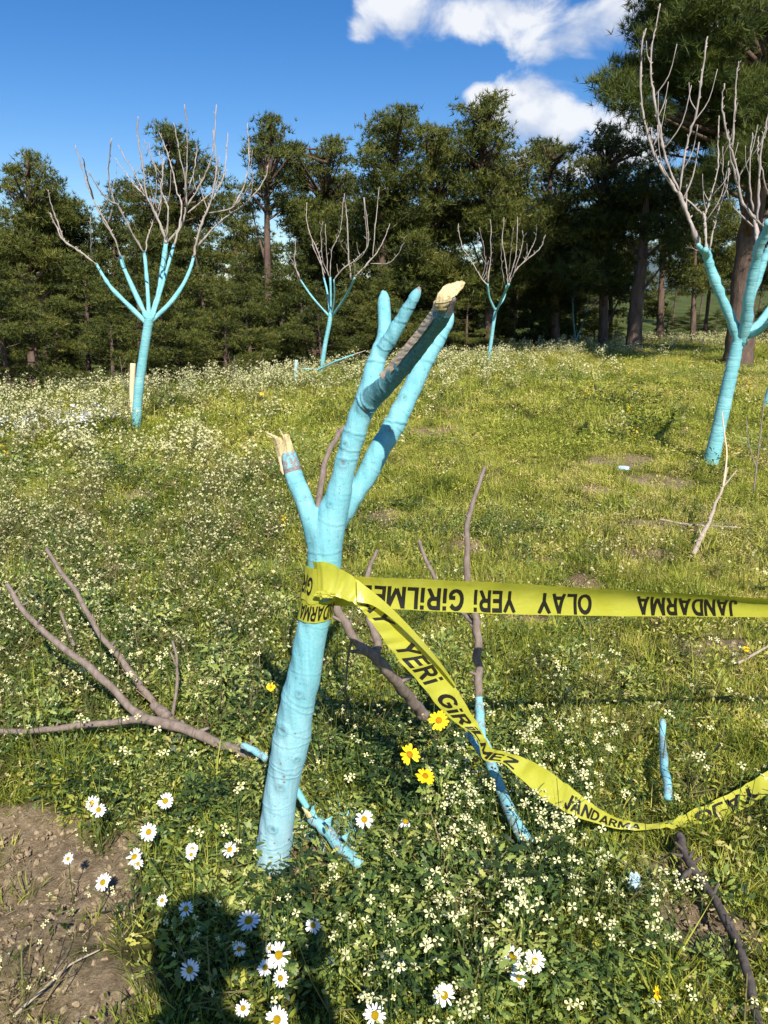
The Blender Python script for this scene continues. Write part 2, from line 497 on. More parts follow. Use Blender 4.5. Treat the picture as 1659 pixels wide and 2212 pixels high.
# bare patches: (px, py, rx px, ry px, red)
def gpt(px, py): 
    p = PZ(px, py, 0); return p.x, p.y
SOIL = []
for px, py, rx, ry, red in [(60, 1960, 300, 215, 0), (150, 2150, 260, 130, 0), (20, 1800, 120, 60, 0), (1350, 1000, 85, 16, 0), (1420, 1040, 70, 16, 0),
                            (1270, 1058, 70, 11, 0.1), (1470, 1135, 110, 15, 0), (1255, 1262, 50, 22, 0.9), (1180, 1215, 45, 14, 0.5), (1500, 2000, 110, 80, 0), (1420, 1870, 80, 40, 0.2),
                            (300, 1075, 40, 12, .3), (1010, 1180, 50, 20, .3), (1425, 1345, 30, 16, 0.9), (830, 1120, 40, 20, .4), (620, 1870, 70, 40, .1), (705, 1825, 70, 40, .5), (560, 1000, 60, 14, .7), (700, 1260, 60, 18, .4), (1120, 1330, 60, 16, .5), (1380, 1200, 80, 14, .5), (930, 930, 70, 12, .6), (1560, 920, 60, 14, .5), (250, 1230, 60, 20, .3), (1560, 1400, 70, 20, 0)]:
    cx, cy = gpt(px, py)
    wx = (gpt(px + rx, py)[0] - gpt(px - rx, py)[0]) / 2; wy = abs(gpt(px, py - ry)[1] - gpt(px, py + ry)[1]) / 2
    SOIL.append((cx, cy, wx, wy, red))
def soilmask(x, y):
    x = np.asarray(x, float); y = np.asarray(y, float)
    m = np.full(x.shape, -3.0); red = np.zeros(x.shape)
    for cx, cy, wx, wy, r in SOIL:
        v = 1 - ((x - cx) / wx) ** 2 - ((y - cy) / wy) ** 2
        red = np.where(v > 0, np.maximum(red, r), red)
        m = np.maximum(m, v)
    m = m + 0.62 * wavy(x, y, 4, 30, 10, 5)
    s = ss(-0.1, 0.45, m)
    # bare earth just past the field's edge
    e = edge_np(x)
    s = np.maximum(s, ss(-0.3, 0.6, y - e) * (1 - ss(3, 6, x)) * 0.85)
    return s, red * ss(0, .6, m)

def growth(a, b, d0, lo, hi, g=1.09):
    """coordinates with fine spacing d0 in a..b growing outward to lo, hi"""
    c = list(np.arange(a, b, d0))
    d = d0; x = a
    while x > lo: d *= g; x -= d; c.insert(0, x)
    d = d0; x = c[-1]
    while x < hi: d *= g; x += d; c.append(x)
    return np.array(c)
gx = growth(-2.6, 2.6, 0.028, -700, 700)
gy = growth(0.8, 5.2, 0.028, -60, 1400)
XX, YY = np.meshgrid(gx, gy)
sm, rd = soilmask(XX, YY)
ZZ = hgt(XX, YY) + 0.013 * sm * wavy(XX, YY, 14, 60, 12, 16) * np.exp(-np.maximum(0, YY - 4) / 3) + 0.010 * wavy(XX, YY, 30, 90, 12, 6) * np.exp(-np.maximum(0, YY - 3) / 3) 
ny, nx = XX.shape
idx = np.arange(nx * ny).reshape(ny, nx)
F = np.stack([idx[:-1, :-1], idx[:-1, 1:], idx[1:, 1:], idx[1:, :-1]], -1).reshape(-1, 4)
far = ss(27, 36, YY)
gme = npmesh('ground', np.stack([XX, YY, ZZ], -1).reshape(-1, 3), F,
             {'turf': (1 - sm).ravel(), 'red': (rd * .55).ravel(), 'far': far.ravel()})
tag(link('ground', gme, M['ground']), 'grassy orchard ground with bare brown soil patches', 'ground', kind='structure')

# distant hill in the gap between the pines; haze is put into its blue-green colour
hx = np.linspace(-900, 1500, 60)
hv = []; hf = []
for i, x in enumerate(hx):
    top = 18 + 60 * math.exp(-((x - 420) / 260) ** 2) + 8 * math.sin(x * .011) + 5 * math.sin(x * .031 + 1)
    for j in range(7):
        t = j / 6
        hv.append((x, 900 + 260 * t, -30 + (top + 30) * math.sin(t * math.pi / 2)))
for i in range(59):
    for j in range(6):
        a = i * 7 + j; hf.append((a, a + 7, a + 8, a + 1))
hm = npmesh('hills', hv, hf)
M['hill'] = flat('hazed_wooded_hill', (0.09, 0.13, 0.14), 0.95, 0.02, 0.3)  # muted blue tone stands in for haze
tag(link('hills', hm, M['hill']), 'distant wooded hill seen through the gap between pines', 'hill', kind='structure')

# ------------------------------------------------------------------ scatter (geometry-nodes instances for uncountable ground cover only)
def scatter(name, label, cat, pts, rot, scl, tint, meshes, mat):
    src = bpy.data.collections.new(name + '_kinds')
    for i, me in enumerate(meshes):
        if not me.materials:
            me.materials.append(mat)
        o = bpy.data.objects.new('%s_kind' % name, me)
        src.objects.link(o)
    n = len(pts)
    me = bpy.data.meshes.new(name); me.vertices.add(n)
    me.vertices.foreach_set('co', np.asarray(pts, dtype=np.float32).ravel())
    a = me.attributes.new('rotv', 'FLOAT_VECTOR', 'POINT'); a.data.foreach_set('vector', np.asarray(rot, dtype=np.float32).ravel())
    a = me.attributes.new('sclv', 'FLOAT', 'POINT'); a.data.foreach_set('value', np.asarray(scl, dtype=np.float32))
    a = me.attributes.new('tint', 'FLOAT', 'POINT'); a.data.foreach_set('value', np.asarray(tint, dtype=np.float32))
    a = me.attributes.new('kidx', 'INT', 'POINT'); a.data.foreach_set('value', rng.integers(0, len(meshes), n).astype(np.int32))
    me.materials.append(mat)
    o = bpy.data.objects.new(name, me); COL.objects.link(o)
    ng = bpy.data.node_groups.new(name, 'GeometryNodeTree')
    ng.interface.new_socket('Geometry', in_out='INPUT', socket_type='NodeSocketGeometry')
    ng.interface.new_socket('Geometry', in_out='OUTPUT', socket_type='NodeSocketGeometry')
    N, L = ng.nodes, ng.links
    gi, go = N.new('NodeGroupInput'), N.new('NodeGroupOutput')
    ci = N.new('GeometryNodeCollectionInfo'); ci.inputs['Collection'].default_value = src
    ci.inputs['Separate Children'].default_value = True; ci.inputs['Reset Children'].default_value = True
    iop = N.new('GeometryNodeInstanceOnPoints'); iop.inputs['Pick Instance'].default_value = True
    def na(nm, t):
        x = N.new('GeometryNodeInputNamedAttribute'); x.data_type = t; x.inputs['Name'].default_value = nm; return x.outputs['Attribute']
    L.new(gi.outputs[0], iop.inputs['Points']); L.new(ci.outputs[0], iop.inputs['Instance'])
    L.new(na('kidx', 'INT'), iop.inputs['Instance Index'])
    L.new(na('rotv', 'FLOAT_VECTOR'), iop.inputs['Rotation'])
    L.new(na('sclv', 'FLOAT'), iop.inputs['Scale'])
    L.new(iop.outputs[0], go.inputs[0])
    md = o.modifiers.new('scatter', 'NODES'); md.node_group = ng
    return tag(o, label, cat, kind='stuff')

def blades(n, rad, h, w, lean, seed, bend=0.5, segs=2, flatness=1.0):
    """one grass tuft: n curved tapering blades"""
    r = np.random.default_rng(seed)
    V = []; Fq = []; A = []
    for i in range(n):
        a = r.uniform(0, 6.283); d = rad * math.sqrt(r.uniform())
        bx, by = d * math.cos(a), d * math.sin(a)
        az = a + r.normal(0, 0.9) if r.random() < .7 else r.uniform(0, 6.283)
        ln = abs(r.normal(lean, lean * .6)); hh = h * r.uniform(.45, 1.15); ww = w * r.uniform(.6, 1.3)
        cx, cy = math.cos(az), math.sin(az); fx = az + math.pi / 2 + r.normal(0, .5)
        sx, sy = math.cos(fx) * ww / 2, math.sin(fx) * ww / 2
        b0 = len(V); rv = r.uniform()
        for j in range(segs + 1):
            t = j / segs
            ang = ln * (1 + bend * t)
            ox = hh * t * math.sin(min(ang, 1.5)); oz = hh * t * math.cos(min(ang, 1.5))
            tp = (1 - t ** 1.6) if j < segs else 0.06
            V += [(bx + cx * ox - sx * tp, by + cy * ox - sy * tp, oz * flatness), (bx + cx * ox + sx * tp, by + cy * ox + sy * tp, oz * flatness)]
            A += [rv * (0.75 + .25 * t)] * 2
            if j: Fq.append((b0 + 2 * j - 2, b0 + 2 * j - 1, b0 + 2 * j + 1, b0 + 2 * j))
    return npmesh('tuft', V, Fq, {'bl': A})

def leafy(n, rad, size, seed, up=0.5, lobes=True):
    """rosette of small lobed leaves on short stalks"""
    r = np.random.default_rng(seed); V = []; Fq = []; A = []
    for i in range(n):
        az = r.uniform(0, 6.283); d = rad * r.uniform(.1, 1); z0 = r.uniform(.0, 1) * rad * up
        L = size * r.uniform(.6, 1.3); Wd = L * r.uniform(.28, .5)
        dirv = Vector((math.cos(az), math.sin(az), r.uniform(-.1, .9))).normalized()
        side = dirv.cross(Vector((r.normal(0, .3), r.normal(0, .3), 1))).normalized()
        nrm = side.cross(dirv)
        base = Vector((d * math.cos(az), d * math.sin(az), z0))
        prof = [(0, .12), (.18, .5), (.3, .28), (.45, 1), (.58, .55), (.72, .9), (.85, .45), (1, .05)] if lobes else [(0, .1), (.2, .7), (.5, 1), (.8, .7), (1, .05)]
        b0 = len(V); rv = r.uniform()
        for j, (t, w) in enumerate(prof):
            c = base + dirv * L * t + nrm * (-0.25 * L * t * t)
            V += [tuple(c - side * Wd * w / 2 + nrm * Wd * w * .12), tuple(c + side * Wd * w / 2 + nrm * Wd * w * .12)]
            A += [rv, rv]
            if j: Fq.append((b0 + 2 * j - 2, b0 + 2 * j - 1, b0 + 2 * j + 1, b0 + 2 * j))
    return npmesh('leaves', V, Fq, {'bl': A})

def sprig(seed, h, nst, nfl, fsz, petal_mat_idx=1, lean=.25, lw=.009):
    """airy flowering stalks: thin stems with little four-petalled flowers; two materials"""
    r = np.random.default_rng(seed); V = []; Fq = []; A = []; MI = []
    def strip(p, q, w, mi):
        s = (q - p).cross(Vector((r.normal(), r.normal(), .2))).normalized() * w / 2
        b = len(V); V.extend([tuple(p - s), tuple(p + s), tuple(q + s * .7), tuple(q - s * .7)]); A.extend([r.uniform()] * 4)
        Fq.append((b, b + 1, b + 2, b + 3)); MI.append(mi)
    for i in range(nst):
        az = r.uniform(0, 6.283); p = Vector((r.normal(0, .02), r.normal(0, .02), 0)); hh = h * r.uniform(.55, 1.1)
        d = Vector((math.cos(az) * lean * r.uniform(.2, 1.6), math.sin(az) * lean * r.uniform(.2, 1.6), 1)).normalized()
        q = p + d * hh * .55; strip(p, q, .0035, 0)
        e = q + (d + Vector((r.normal(0, .2), r.normal(0, .2), 0))).normalized() * hh * .45; strip(q, e, .0028, 0)
        for k in range(3):
            t = r.uniform(.1, .6); b = p.lerp(q, t); az2 = r.uniform(0, 6.28)
            strip(b, b + Vector((math.cos(az2), math.sin(az2), .5)).normalized() * r.uniform(.03, .07), lw, 0)
        for k in range(nfl):
            t = r.uniform(.0, 1) ** .7; c = q.lerp(e, t) if r.random() < .75 else e
            off = Vector((r.normal(0, 1), r.normal(0, 1), abs(r.normal(0, .8)))).normalized() * r.uniform(.012, .045)
            f = c + off; strip(c, f, .002, 0)
            nrm = (off.normalized() + Vector((.15, -.5, .8)) * r.uniform(.3, 1.3)).normalized()
            u = nrm.orthogonal().normalized(); w = nrm.cross(u); rot = r.uniform(0, 1.57)
            s = fsz * r.uniform(.7, 1.2); rv = r.uniform()
            for m_ in range(4):
                an = rot + m_ * math.pi / 2 + r.normal(0, .12); dd = u * math.cos(an) + w * math.sin(an); ee = nrm.cross(dd)
                b = len(V)
                V.extend([tuple(f), tuple(f + dd * s * .65 - ee * s * .30 + nrm * s * .2), tuple(f + dd * s + nrm * s * .15), tuple(f + dd * s * .65 + ee * s * .30 + nrm * s * .2)])
                A.extend([rv] * 4); Fq.append((b, b + 1, b + 2, b + 3)); MI.append(petal_mat_idx)
    me = npmesh('sprig', V, Fq, {'bl': A})
    me.polygons.foreach_set('material_index', np.array(MI, dtype=np.int32))
    return me

def sample_pts(n, ymin, ymax, margin=0.5, power=1.0, accept=None):
    """random ground points in the wedge of field in front of the camera (a bit wider than the view)"""
    P = np.zeros((0, 2))
    while len(P) < n:
        k = n * 2
        y = ymin + (ymax - ymin) * rng.random(k) ** power
        half = (y + .45) * 0.53 + margin
        hm_ = (ymax + .45) * .53 + margin
        x = rng.uniform(-1, 1, k) * half
        # thin so the density is uniform in area for power 1
        keep = rng.random(k) < (half / hm_ if power == 1.0 else 1)
        x, y = x[keep], y[keep]
        if accept is not None:
            kk = rng.random(len(x)) < accept(x, y); x, y = x[kk], y[kk]
        P = np.vstack([P, np.stack([x, y], 1)])
    P = P[:n]
    return P

def to3(P, dz=0.0):
    return np.stack([P[:, 0], P[:, 1], hgt(P[:, 0], P[:, 1]) + dz], 1)

def rots(n, tilt=0.15):
    return np.stack([rng.normal(0, tilt, n), rng.normal(0, tilt, n), rng.uniform(0, 6.283, n)], 1)

def pxy(x, y):
    """photo position of ground points (arrays)"""
    q = y * CP + 1.5 * SP; up = y * SP - 1.5 * CP
    return 829.5 + x / q * FPX, 1106 - up / q * FPX

def meadow_tint(x, y):
    """yellow-green in the mown middle and right, duller and darker on the left and near the viewer"""
    t = 0.40 + 0.17 * wavy(x, y, .6, 3.5, 6, 8) + 0.17 * wavy(x, y, 4, 18, 8, 9)
    t = t + 0.10 * ss(-0.8, 1.0, x) * ss(2.8, 4.5, y) - 0.06 * ss(2.8, 1.6, y)
    t = t + 0.10 * ss(2.5, 5, y) + .22 * ss(.55, 1.5, wavy(x, y, .9, 5, 7, 27))
    return t + rng.normal(0, .14, np.shape(x))

def acc_grass(x, y):
    s, _ = soilmask(x, y)
    clump = ss(-.9, .3, wavy(x, y, 5, 16, 8, 4))
    return np.clip((1 - s) ** 1.3 * (.35 + .65 * clump) + 0.02 + .10 * ss(2.8, 4, y), 0, 1) * (y < edge_np(x) + .6 + 8 * ss(6, 10, x))

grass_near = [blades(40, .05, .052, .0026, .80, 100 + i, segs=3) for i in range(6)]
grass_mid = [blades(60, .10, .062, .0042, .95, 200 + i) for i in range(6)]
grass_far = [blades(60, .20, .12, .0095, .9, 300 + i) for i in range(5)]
for nm, lab, meshes, n, y0, y1, mg, smin, smax in [
        ('near_grass', 'short fine grass blades growing round the broken tree', grass_near, 9000, .75, 4.2, .35, .7, 1.35),
        ('meadow_grass', 'yellow green grass covering the middle of the field', grass_mid, 11000, 3.6, 9.5, .8, .7, 1.3),
        ('distant_grass', 'grass at the far end of the field', grass_far, 11000, 8.5, 30, 1.5, .6, 1.2)]:
    P = sample_pts(n, y0, y1, mg, 1.0, acc_grass)
    scatter(nm, lab, 'grass', to3(P, -.004), rots(n, .2), rng.uniform(smin, smax, n), np.clip(meadow_tint(P[:, 0], P[:, 1]), 0, 1), meshes, M['grass'])

# small leafy herbs mixed through all the grass
herbs = [leafy(30, .06, .013, 440 + i, .45, False) for i in range(3)] + [leafy(20, .05, .018, 450 + i, .5) for i in range(3)]
P = sample_pts(5200, .8, 8.0, .4, 1.0, acc_grass)
scatter('meadow_herbs', 'small pale leafy herbs mixed through the grass', 'weeds', to3(P, .012), rots(5200, .3), rng.uniform(.6, 1.5, 5200), np.clip(meadow_tint(P[:, 0], P[:, 1]) + rng.normal(.03, .22, 5200), 0, 1), herbs, M['grass'])
herbs2 = [leafy(44, .18, .030, 460 + i, .45, False) for i in range(4)]
P = sample_pts(4200, 7.0, 24, .8, 1.0, acc_grass)
scatter('distant_herbs', 'pale leafy herbs mixed through the distant grass', 'weeds', to3(P, .02), rots(4200, .3), rng.uniform(.6, 1.4, 4200), np.clip(meadow_tint(P[:, 0], P[:, 1]) + rng.normal(0, .15, 4200), 0, 1), herbs2, M['grass'])

# taller lusher tufts near the viewer
tall = [blades(16, .03, .17, .0045, .35, 400 + i, bend=1.1, segs=4) for i in range(5)]
P = sample_pts(1300, .8, 7.0, .4, 1.0, lambda x, y: acc_grass(x, y) ** 2 * (.35 + .65 * ss(-.2, .8, wavy(x, y, 1, 4, 6, 21))))
scatter('tall_grass', 'taller loose grass tufts near the viewer', 'grass', to3(P), rots(1300, .2), rng.uniform(.45, 1.15, 1300), np.clip(rng.normal(.36, .16, 1300), 0, 1), tall, M['grass'])

def two_(me):
    me.materials.append(M['stalk']); me.materials.append(M['cream']); return me
# broad-leaved weeds: dense near the trunk and at the bottom, some on the left
def acc_weed(x, y):
    s, _ = soilmask(x, y)
    px, py = pxy(x, y)
    d = np.exp(-((px - 850) / 420) ** 2 - ((py - 1800) / 330) ** 2) + .7 * np.exp(-((px - 330) / 260) ** 2 - ((py - 1500) / 260) ** 2)
    d = np.maximum(d, .6 * np.exp(-((px - 1250) / 350) ** 2 - ((py - 2050) / 250) ** 2))
    d = np.maximum(d, .25 * ss(-.2, .8, wavy(x, y, 1, 4, 6, 12)))
    return np.clip(d * (1 - s) ** 2, 0, 1)
weeds = [leafy(30, .055, .020, 500 + i, .9) for i in range(4)] + [leafy(14, .05, .032, 520 + i, .6) for i in range(2)] + [leafy(34, .06, .014, 540 + i, 1.0, False) for i in range(4)]
P = sample_pts(3600, .8, 5.5, .35, 1.0, acc_weed)
scatter('low_weeds', 'dark green lobed weed leaves between the grass', 'weeds', to3(P), rots(3600, .3), rng.uniform(.6, 1.5, 3600), np.clip(rng.normal(.46, .27, 3600), 0, 1), weeds, M['weed'])
tw = [leafy(90, .075, .030, 580 + i, 2.6) for i in range(3)] + [leafy(110, .07, .020, 584 + i, 2.4, False) for i in range(2)]
KEEP = [(1000, 1560), (1040, 1600), (1085, 1645), (1140, 1670), (1190, 1700), (1240, 1735), (1290, 1765), (1340, 1785), (1390, 1790), (1450, 1785), (1510, 1770), (1570, 1745), (1630, 1712),
        (1065, 1670), (1090, 1730), (1115, 1775), (1140, 1815), (690, 1790), (730, 1825), (770, 1865), (885, 1640), (919, 1680), (948, 1560), (787, 1775), (876, 1778), (1437, 1640), (1440, 1700), (1370, 1905), (676, 2000), (600, 2075), (345, 1558), (380, 1570), (420, 1586), (475, 1608), (530, 1618), (565, 1636), (590, 1850), (660, 1735), (1030, 1450), (830, 1440), (870, 1490)]
def keepclear(x, y, r=34, up=0.0):
    """how much a plant at x, y (top 'up' metres high) would hide the small things the photo shows uncovered"""
    m = np.zeros(np.shape(x))
    for hgt_ in (0.03, .10, .17)[:1 + int(up > .08) + int(up > .14)]:
        q = y * CP + (1.5 - hgt_) * SP; u = y * SP - (1.5 - hgt_) * CP
        px, py = 829.5 + x / q * FPX, 1106 - u / q * FPX
        for a, b in KEEP: m = np.maximum(m, np.exp(-(((px - a) ** 2 + (py - b) ** 2) / r ** 2) ** 2))
    return m
def acc_tw(x, y):
    px, py = pxy(x, y)
    d = np.exp(-((px - 840) / 230) ** 2 - ((py - 1800) / 200) ** 2) + .8 * np.exp(-((px - 1120) / 240) ** 2 - ((py - 1900) / 160) ** 2) + .6 * np.exp(-((px - 470) / 120) ** 2 - ((py - 1600) / 140) ** 2) + .5 * np.exp(-((px - 900) / 330) ** 2 - ((py - 2100) / 130) ** 2) + .25 * np.exp(-((px - 120) / 260) ** 2 - ((py - 1400) / 200) ** 2)
    far_ = np.exp(-((px - 690) / 90) ** 2 - ((py - 1830) / 60) ** 2) + np.exp(-((px - 700) / 70) ** 2 - ((py - 1950) / 110) ** 2)
    return np.clip(d * (1 - soilmask(x, y)[0]) * (1 - far_) * (1 - keepclear(x, y, 48, .15)), 0, 1)
P = sample_pts(290, .8, 5, .35, 1.0, acc_tw)
scatter('tall_weeds', 'taller tangled leafy weeds round the trunk and under the loose tape', 'weeds', to3(P, -.01), rots(290, .3), rng.uniform(.45, 1.1, 290), np.clip(rng.normal(.42, .24, 290), 0, 1), tw, M['weed'])
tang = [two_(sprig(780 + i, .24, 6, 2, .006, lean=.6, lw=.003)) for i in range(4)]
P = sample_pts(420, .8, 5, .35, 1.0, lambda x, y: np.clip(acc_tw(x, y) + .12 * (1 - keepclear(x, y, 40, .15)), 0, 1))
scatter('stalk_tangle', 'tangle of thin brown and green stalks among the weeds', 'weeds', to3(P), rots(420, .35), rng.uniform(.5, 1.3, 420), np.clip(rng.normal(.6, .3, 420), 0, 1), tang, M['stalk'])
bw = [leafy(90, .18, .035, 560 + i, 1.0) for i in range(3)]
P = sample_pts(420, 5.5, 22, .8, 1.0, lambda x, y: ss(.1, .9, wavy(x, y, .7, 2.6, 6, 14)) * (1 - soilmask(x, y)[0]) * (y < edge_np(x)))
scatter('weed_clumps', 'darker weed clumps scattered over the middle distance', 'weeds', to3(P), rots(420, .2), rng.uniform(.6, 1.5, 420), np.clip(rng.normal(.5, .2, 420), 0, 1), bw, M['weed'])

# dry straw and little twigs on the soil
straws = [blades(8, .06, .042, .0022, 1.45, 600 + i, bend=.05, flatness=.35) for i in range(5)]
P = sample_pts(1900, .8, 7, .3, 1.0, lambda x, y: .22 + .78 * soilmask(x, y)[0])
scatter('straw', 'dry straw bits and dead stems lying on the soil', 'straw', to3(P, .006), rots(1900, .15), rng.uniform(.4, 1.3, 1900), rng.random(1900) ** 1.5, straws, M['straw'])
# clods of soil
def clod(seed):
    bm = bmesh.new(); bmesh.ops.create_icosphere(bm, subdivisions=1, radius=.012)
    r = random.Random(seed)
    for v in bm.verts: v.co *= r.uniform(.6, 1.3); v.co.z *= .6
    me = bpy.data.meshes.new('clod'); bm.to_mesh(me); bm.free(); return me
clods = [clod(i) for i in range(5)]
M['clod'] = flat('soil_crumbs', (0.33, 0.25, 0.155), 0.95, 60, 0.45, 0.5)
P = sample_pts(4200, .8, 6, .3, 1.0, lambda x, y: soilmask(x, y)[0])
scatter('soil_crumbs', 'crumbs of dry soil and grit on the bare patches', 'soil', to3(P, .002), rots(4200, 1.0), rng.uniform(.12, .95, 4200) ** 2.4 + .07, rng.random(4200), clods, M['clod'])

# cream flowers, uncounted: dense on the left and along the far edge
def two(me, a, b):
    me.materials.append(a); me.materials.append(b); return me
def acc_cream(x, y):
    s, _ = soilmask(x, y)
    px, py = pxy(x, y)
    left = (1 - ss(430, 720, px)) * ss(2.3, 3.0, y)
    e = edge_np(x); rim = ss(e - 6.5, e - 1.5, y)
    d = .72 * left + .9 * rim + .02
    d = d * (.25 + .75 * ss(-.8, .5, wavy(x, y, 1.2, 5, 7, 17)))
    d = np.maximum(d, .55 * np.exp(-((px - 950) / 330) ** 2 - ((py - 800) / 60) ** 2))
    return np.clip(d * (1 - s), 0, 1) * (y < e + .3)
sp_near = [two(sprig(700 + i, .22, 4, 4, .0075), M['stalk'], M['cream']) for i in range(5)]
P = sample_pts(800, 2.3, 6.5, .4, 1.0, acc_cream)
scatter('cream_flower_drift', 'drift of tiny cream flowers on thin stalks left of the tree', 'wildflowers', to3(P), rots(800, .15), rng.uniform(.5, 1.25, 800), rng.random(800), sp_near, M['stalk'])
sp_far = [two(sprig(720 + i, .32, 6, 6, .0125, lean=.35), M['stalk'], M['cream']) for i in range(5)]
P = sample_pts(1900, 6.0, 27, 1.2, 1.0, acc_cream)
scatter('distant_flower_drift', 'cream wildflowers along the far rim of the field', 'wildflowers', to3(P), rots(1900, .12), rng.uniform(.6, 1.3, 1900), rng.random(1900), sp_far, M['stalk'])
# whiter patch by the left tree
cx, cy = gpt(150, 940)
n = 34
P = np.stack([rng.normal(cx - .15, .38, n), rng.normal(cy, .5, n)], 1)
sp_w = [two(sprig(740 + i, .26, 6, 6, .013, lean=.4), M['stalk'], M['whitep']) for i in range(4)]
scatter('white_flower_patch', 'patch of white flowers left of the tall painted tree', 'wildflowers', to3(P), rots(n, .12), rng.uniform(.6, 1.2, n), rng.random(n), sp_w, M['stalk'])
# tiny yellow dots
sp_y = [two(sprig(760 + i, .16, 3, 3, .012, lean=.35), M['stalk'], M['yellow']) for i in range(3)]
P = sample_pts(110, 4, 18, .8, 1.0, lambda x, y: (.15 + .85 * ss(1.5, 3, x)) * (y < edge_np(x)))
scatter('yellow_specks', 'tiny yellow flowers dotted through the grass', 'wildflowers', to3(P), rots(110, .12), rng.uniform(.6, 1.2, 110), rng.random(110), sp_y, M['stalk'])

# ------------------------------------------------------------------ pines
def needles(centres, dirs, length, width, per, seed, spread=0.9, bias=None):
    """needle tufts: 'per' thin triangles radiating round dir from each centre"""
    r = np.random.default_rng(seed); n = len(centres)
    C = np.repeat(centres, per, 0); D = np.repeat(dirs, per, 0) + r.normal(0, spread, (n * per, 3)) 
    D /= np.linalg.norm(D, axis=1)[:, None] + 1e-9
    Sd = np.cross(D, r.normal(0, 1, D.shape)); Sd /= np.linalg.norm(Sd, axis=1)[:, None] + 1e-9
    L = length * r.uniform(.6, 1.25, (n * per, 1)); Wd = width * r.uniform(.6, 1.3, (n * per, 1))
    a = C - Sd * Wd / 2; b = C + Sd * Wd / 2; c = C + D * L
    V = np.stack([a, b, c], 1).reshape(-1, 3)
    T = np.arange(n * per * 3).reshape(-1, 3)
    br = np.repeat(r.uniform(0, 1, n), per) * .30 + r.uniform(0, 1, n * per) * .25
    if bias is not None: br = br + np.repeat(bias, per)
    return V, T, np.repeat(np.clip(br, 0, 1), 3)

def blob_crown(blobs, seed, dens=1.0, tuft=.17, w=.022, per=6, cl=10, sig=.13):
    """foliage from clumps placed through the volume of a set of ellipsoids (centre, radius) in metres"""
    r = np.random.default_rng(seed); C = []; D = []; Bi = []
    for (c, rad) in blobs:
        c = np.array(c); nclump = max(3, int(dens * 34 * (rad / .6) ** 1.8))
        for i in range(nclump):
            u = r.normal(0, 1, 3); u /= np.linalg.norm(u)
            rr = rad * r.uniform(.25, 1.08) ** .55
            p = c + u * rr * np.array([1.08, 1.08, .62])
            k = max(3, int(cl * r.uniform(.5, 1.4)))
            q = p + r.normal(0, sig, (k, 3)) * np.array([1.35, 1.35, .42])
            C.append(q); d = np.tile(u * .55 + np.array([0, 0, .55]), (k, 1)); D.append(d)
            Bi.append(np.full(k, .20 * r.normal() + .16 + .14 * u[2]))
    return needles(np.vstack(C), np.vstack(D), tuft, w, per, seed + 1, .75, np.hstack(Bi))

def pine_variant(seed, H=9.0, crown0=.22, R0=2.1, lean=.3, dens=1.0, top=.8):
    r = np.random.default_rng(seed)
    tx, ty = r.normal(0, lean, 2)
    tr = [(0, 0, 0), (tx * .3, ty * .3, H * .33), (tx * .4 + r.normal(0, .1), ty * .7, H * .66), (tx, ty, H * .97)]
    axis = catmull(tr, 8)
    blobs = []; limbs = []
    nb = int(30 * dens)
    for i in range(nb):
        t = crown0 + (1 - crown0) * ((i + r.uniform(0, 1)) / nb)
        k = axis[min(len(axis) - 1, int(t * (len(axis) - 1)))]
        prof = (math.sin(min(1, (t - crown0) / (1 - crown0) * .9 + .22) * math.pi) ** .6) * (1.0 if t < .75 else .75)
        ln = R0 * prof * r.uniform(.35, 1.1); az = i * 2.4 + r.normal(0, .5)
        el = r.uniform(-.05, .35) + max(0, t - .55) * 1.6
        d = np.array([math.cos(az) * math.cos(el), math.sin(az) * math.cos(el), math.sin(el)])
        e = k + d * ln
        limbs.append((k, e))
        m = max(1, int(ln / .55))
        for j in range(m):
            f = 1 - j * .38 / max(.6, ln / 1.2)
            if f > .25: blobs.append((k + d * ln * f + r.normal(0, .12, 3), r.uniform(.26, .5) * (1 if t < .8 else .75)))
    blobs.append((axis[-1], .28)); blobs.append((axis[-1] + np.array([0, 0, .25]), .16))
    return tr, limbs, blobs

def pine_meshes(seed, **kw):
    H = kw.get('H', 9.0)
    tr, limbs, blobs = pine_variant(seed, **kw)
    tm = MB(); tm.tube(tr, [.12, .095, .06, .02], 8, 5, wob=.05, seed=seed)
    lm = MB()
    for a, b in limbs:
        mid = (a + b) / 2 + np.array([0, 0, -.08]); lm.tube([tuple(a), tuple(mid), tuple(b)], [.026, .016, .006], 4, 2)
    V, T, br = blob_crown(blobs, seed + 50, .80, .15, .026, 8, 10)
    def mesh(mb, nm):
        me = bpy.data.meshes.new(nm); me.from_pydata(mb.v, [], mb.f); me.materials.append(M['pine_bark']); me.shade_smooth(); return me
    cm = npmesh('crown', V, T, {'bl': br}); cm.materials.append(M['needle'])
    return mesh(tm, 'trunk'), mesh(lm, 'boughs'), cm

KINDS = [pine_meshes(1001, crown0=.14, R0=2.4), pine_meshes(1017, crown0=.30, R0=1.8, lean=.5), pine_meshes(1031, crown0=.08, R0=2.6),
         pine_meshes(1043, crown0=.38, R0=1.9, lean=.4), pine_meshes(1059, crown0=.04, R0=2.5, H=9.0, dens=1.35), pine_meshes(1071, crown0=.2, R0=1.5, lean=.2)]

def place_pine(kind, x, y, H, label, group=None, wide=1.0, rz=None, name='pine_tree', base=None, cat='pine tree'):
    z = float(hgt(x, y)) - .1 if base is None else base
    t = thing(name, label, cat, (x, y, z), group)
    s = H / 9.3
    t.scale = (s * wide, s * wide, s)
    t.rotation_euler = (0, 0, random.uniform(0, 6.28) if rz is None else rz)
    k = KINDS[kind]
    link('trunk', k[0], None, t, False)
    tag(link('boughs', k[1], None, t, False), kind='stuff')
    tag(link('crown', k[2], None, t, False), kind='stuff')
    return t

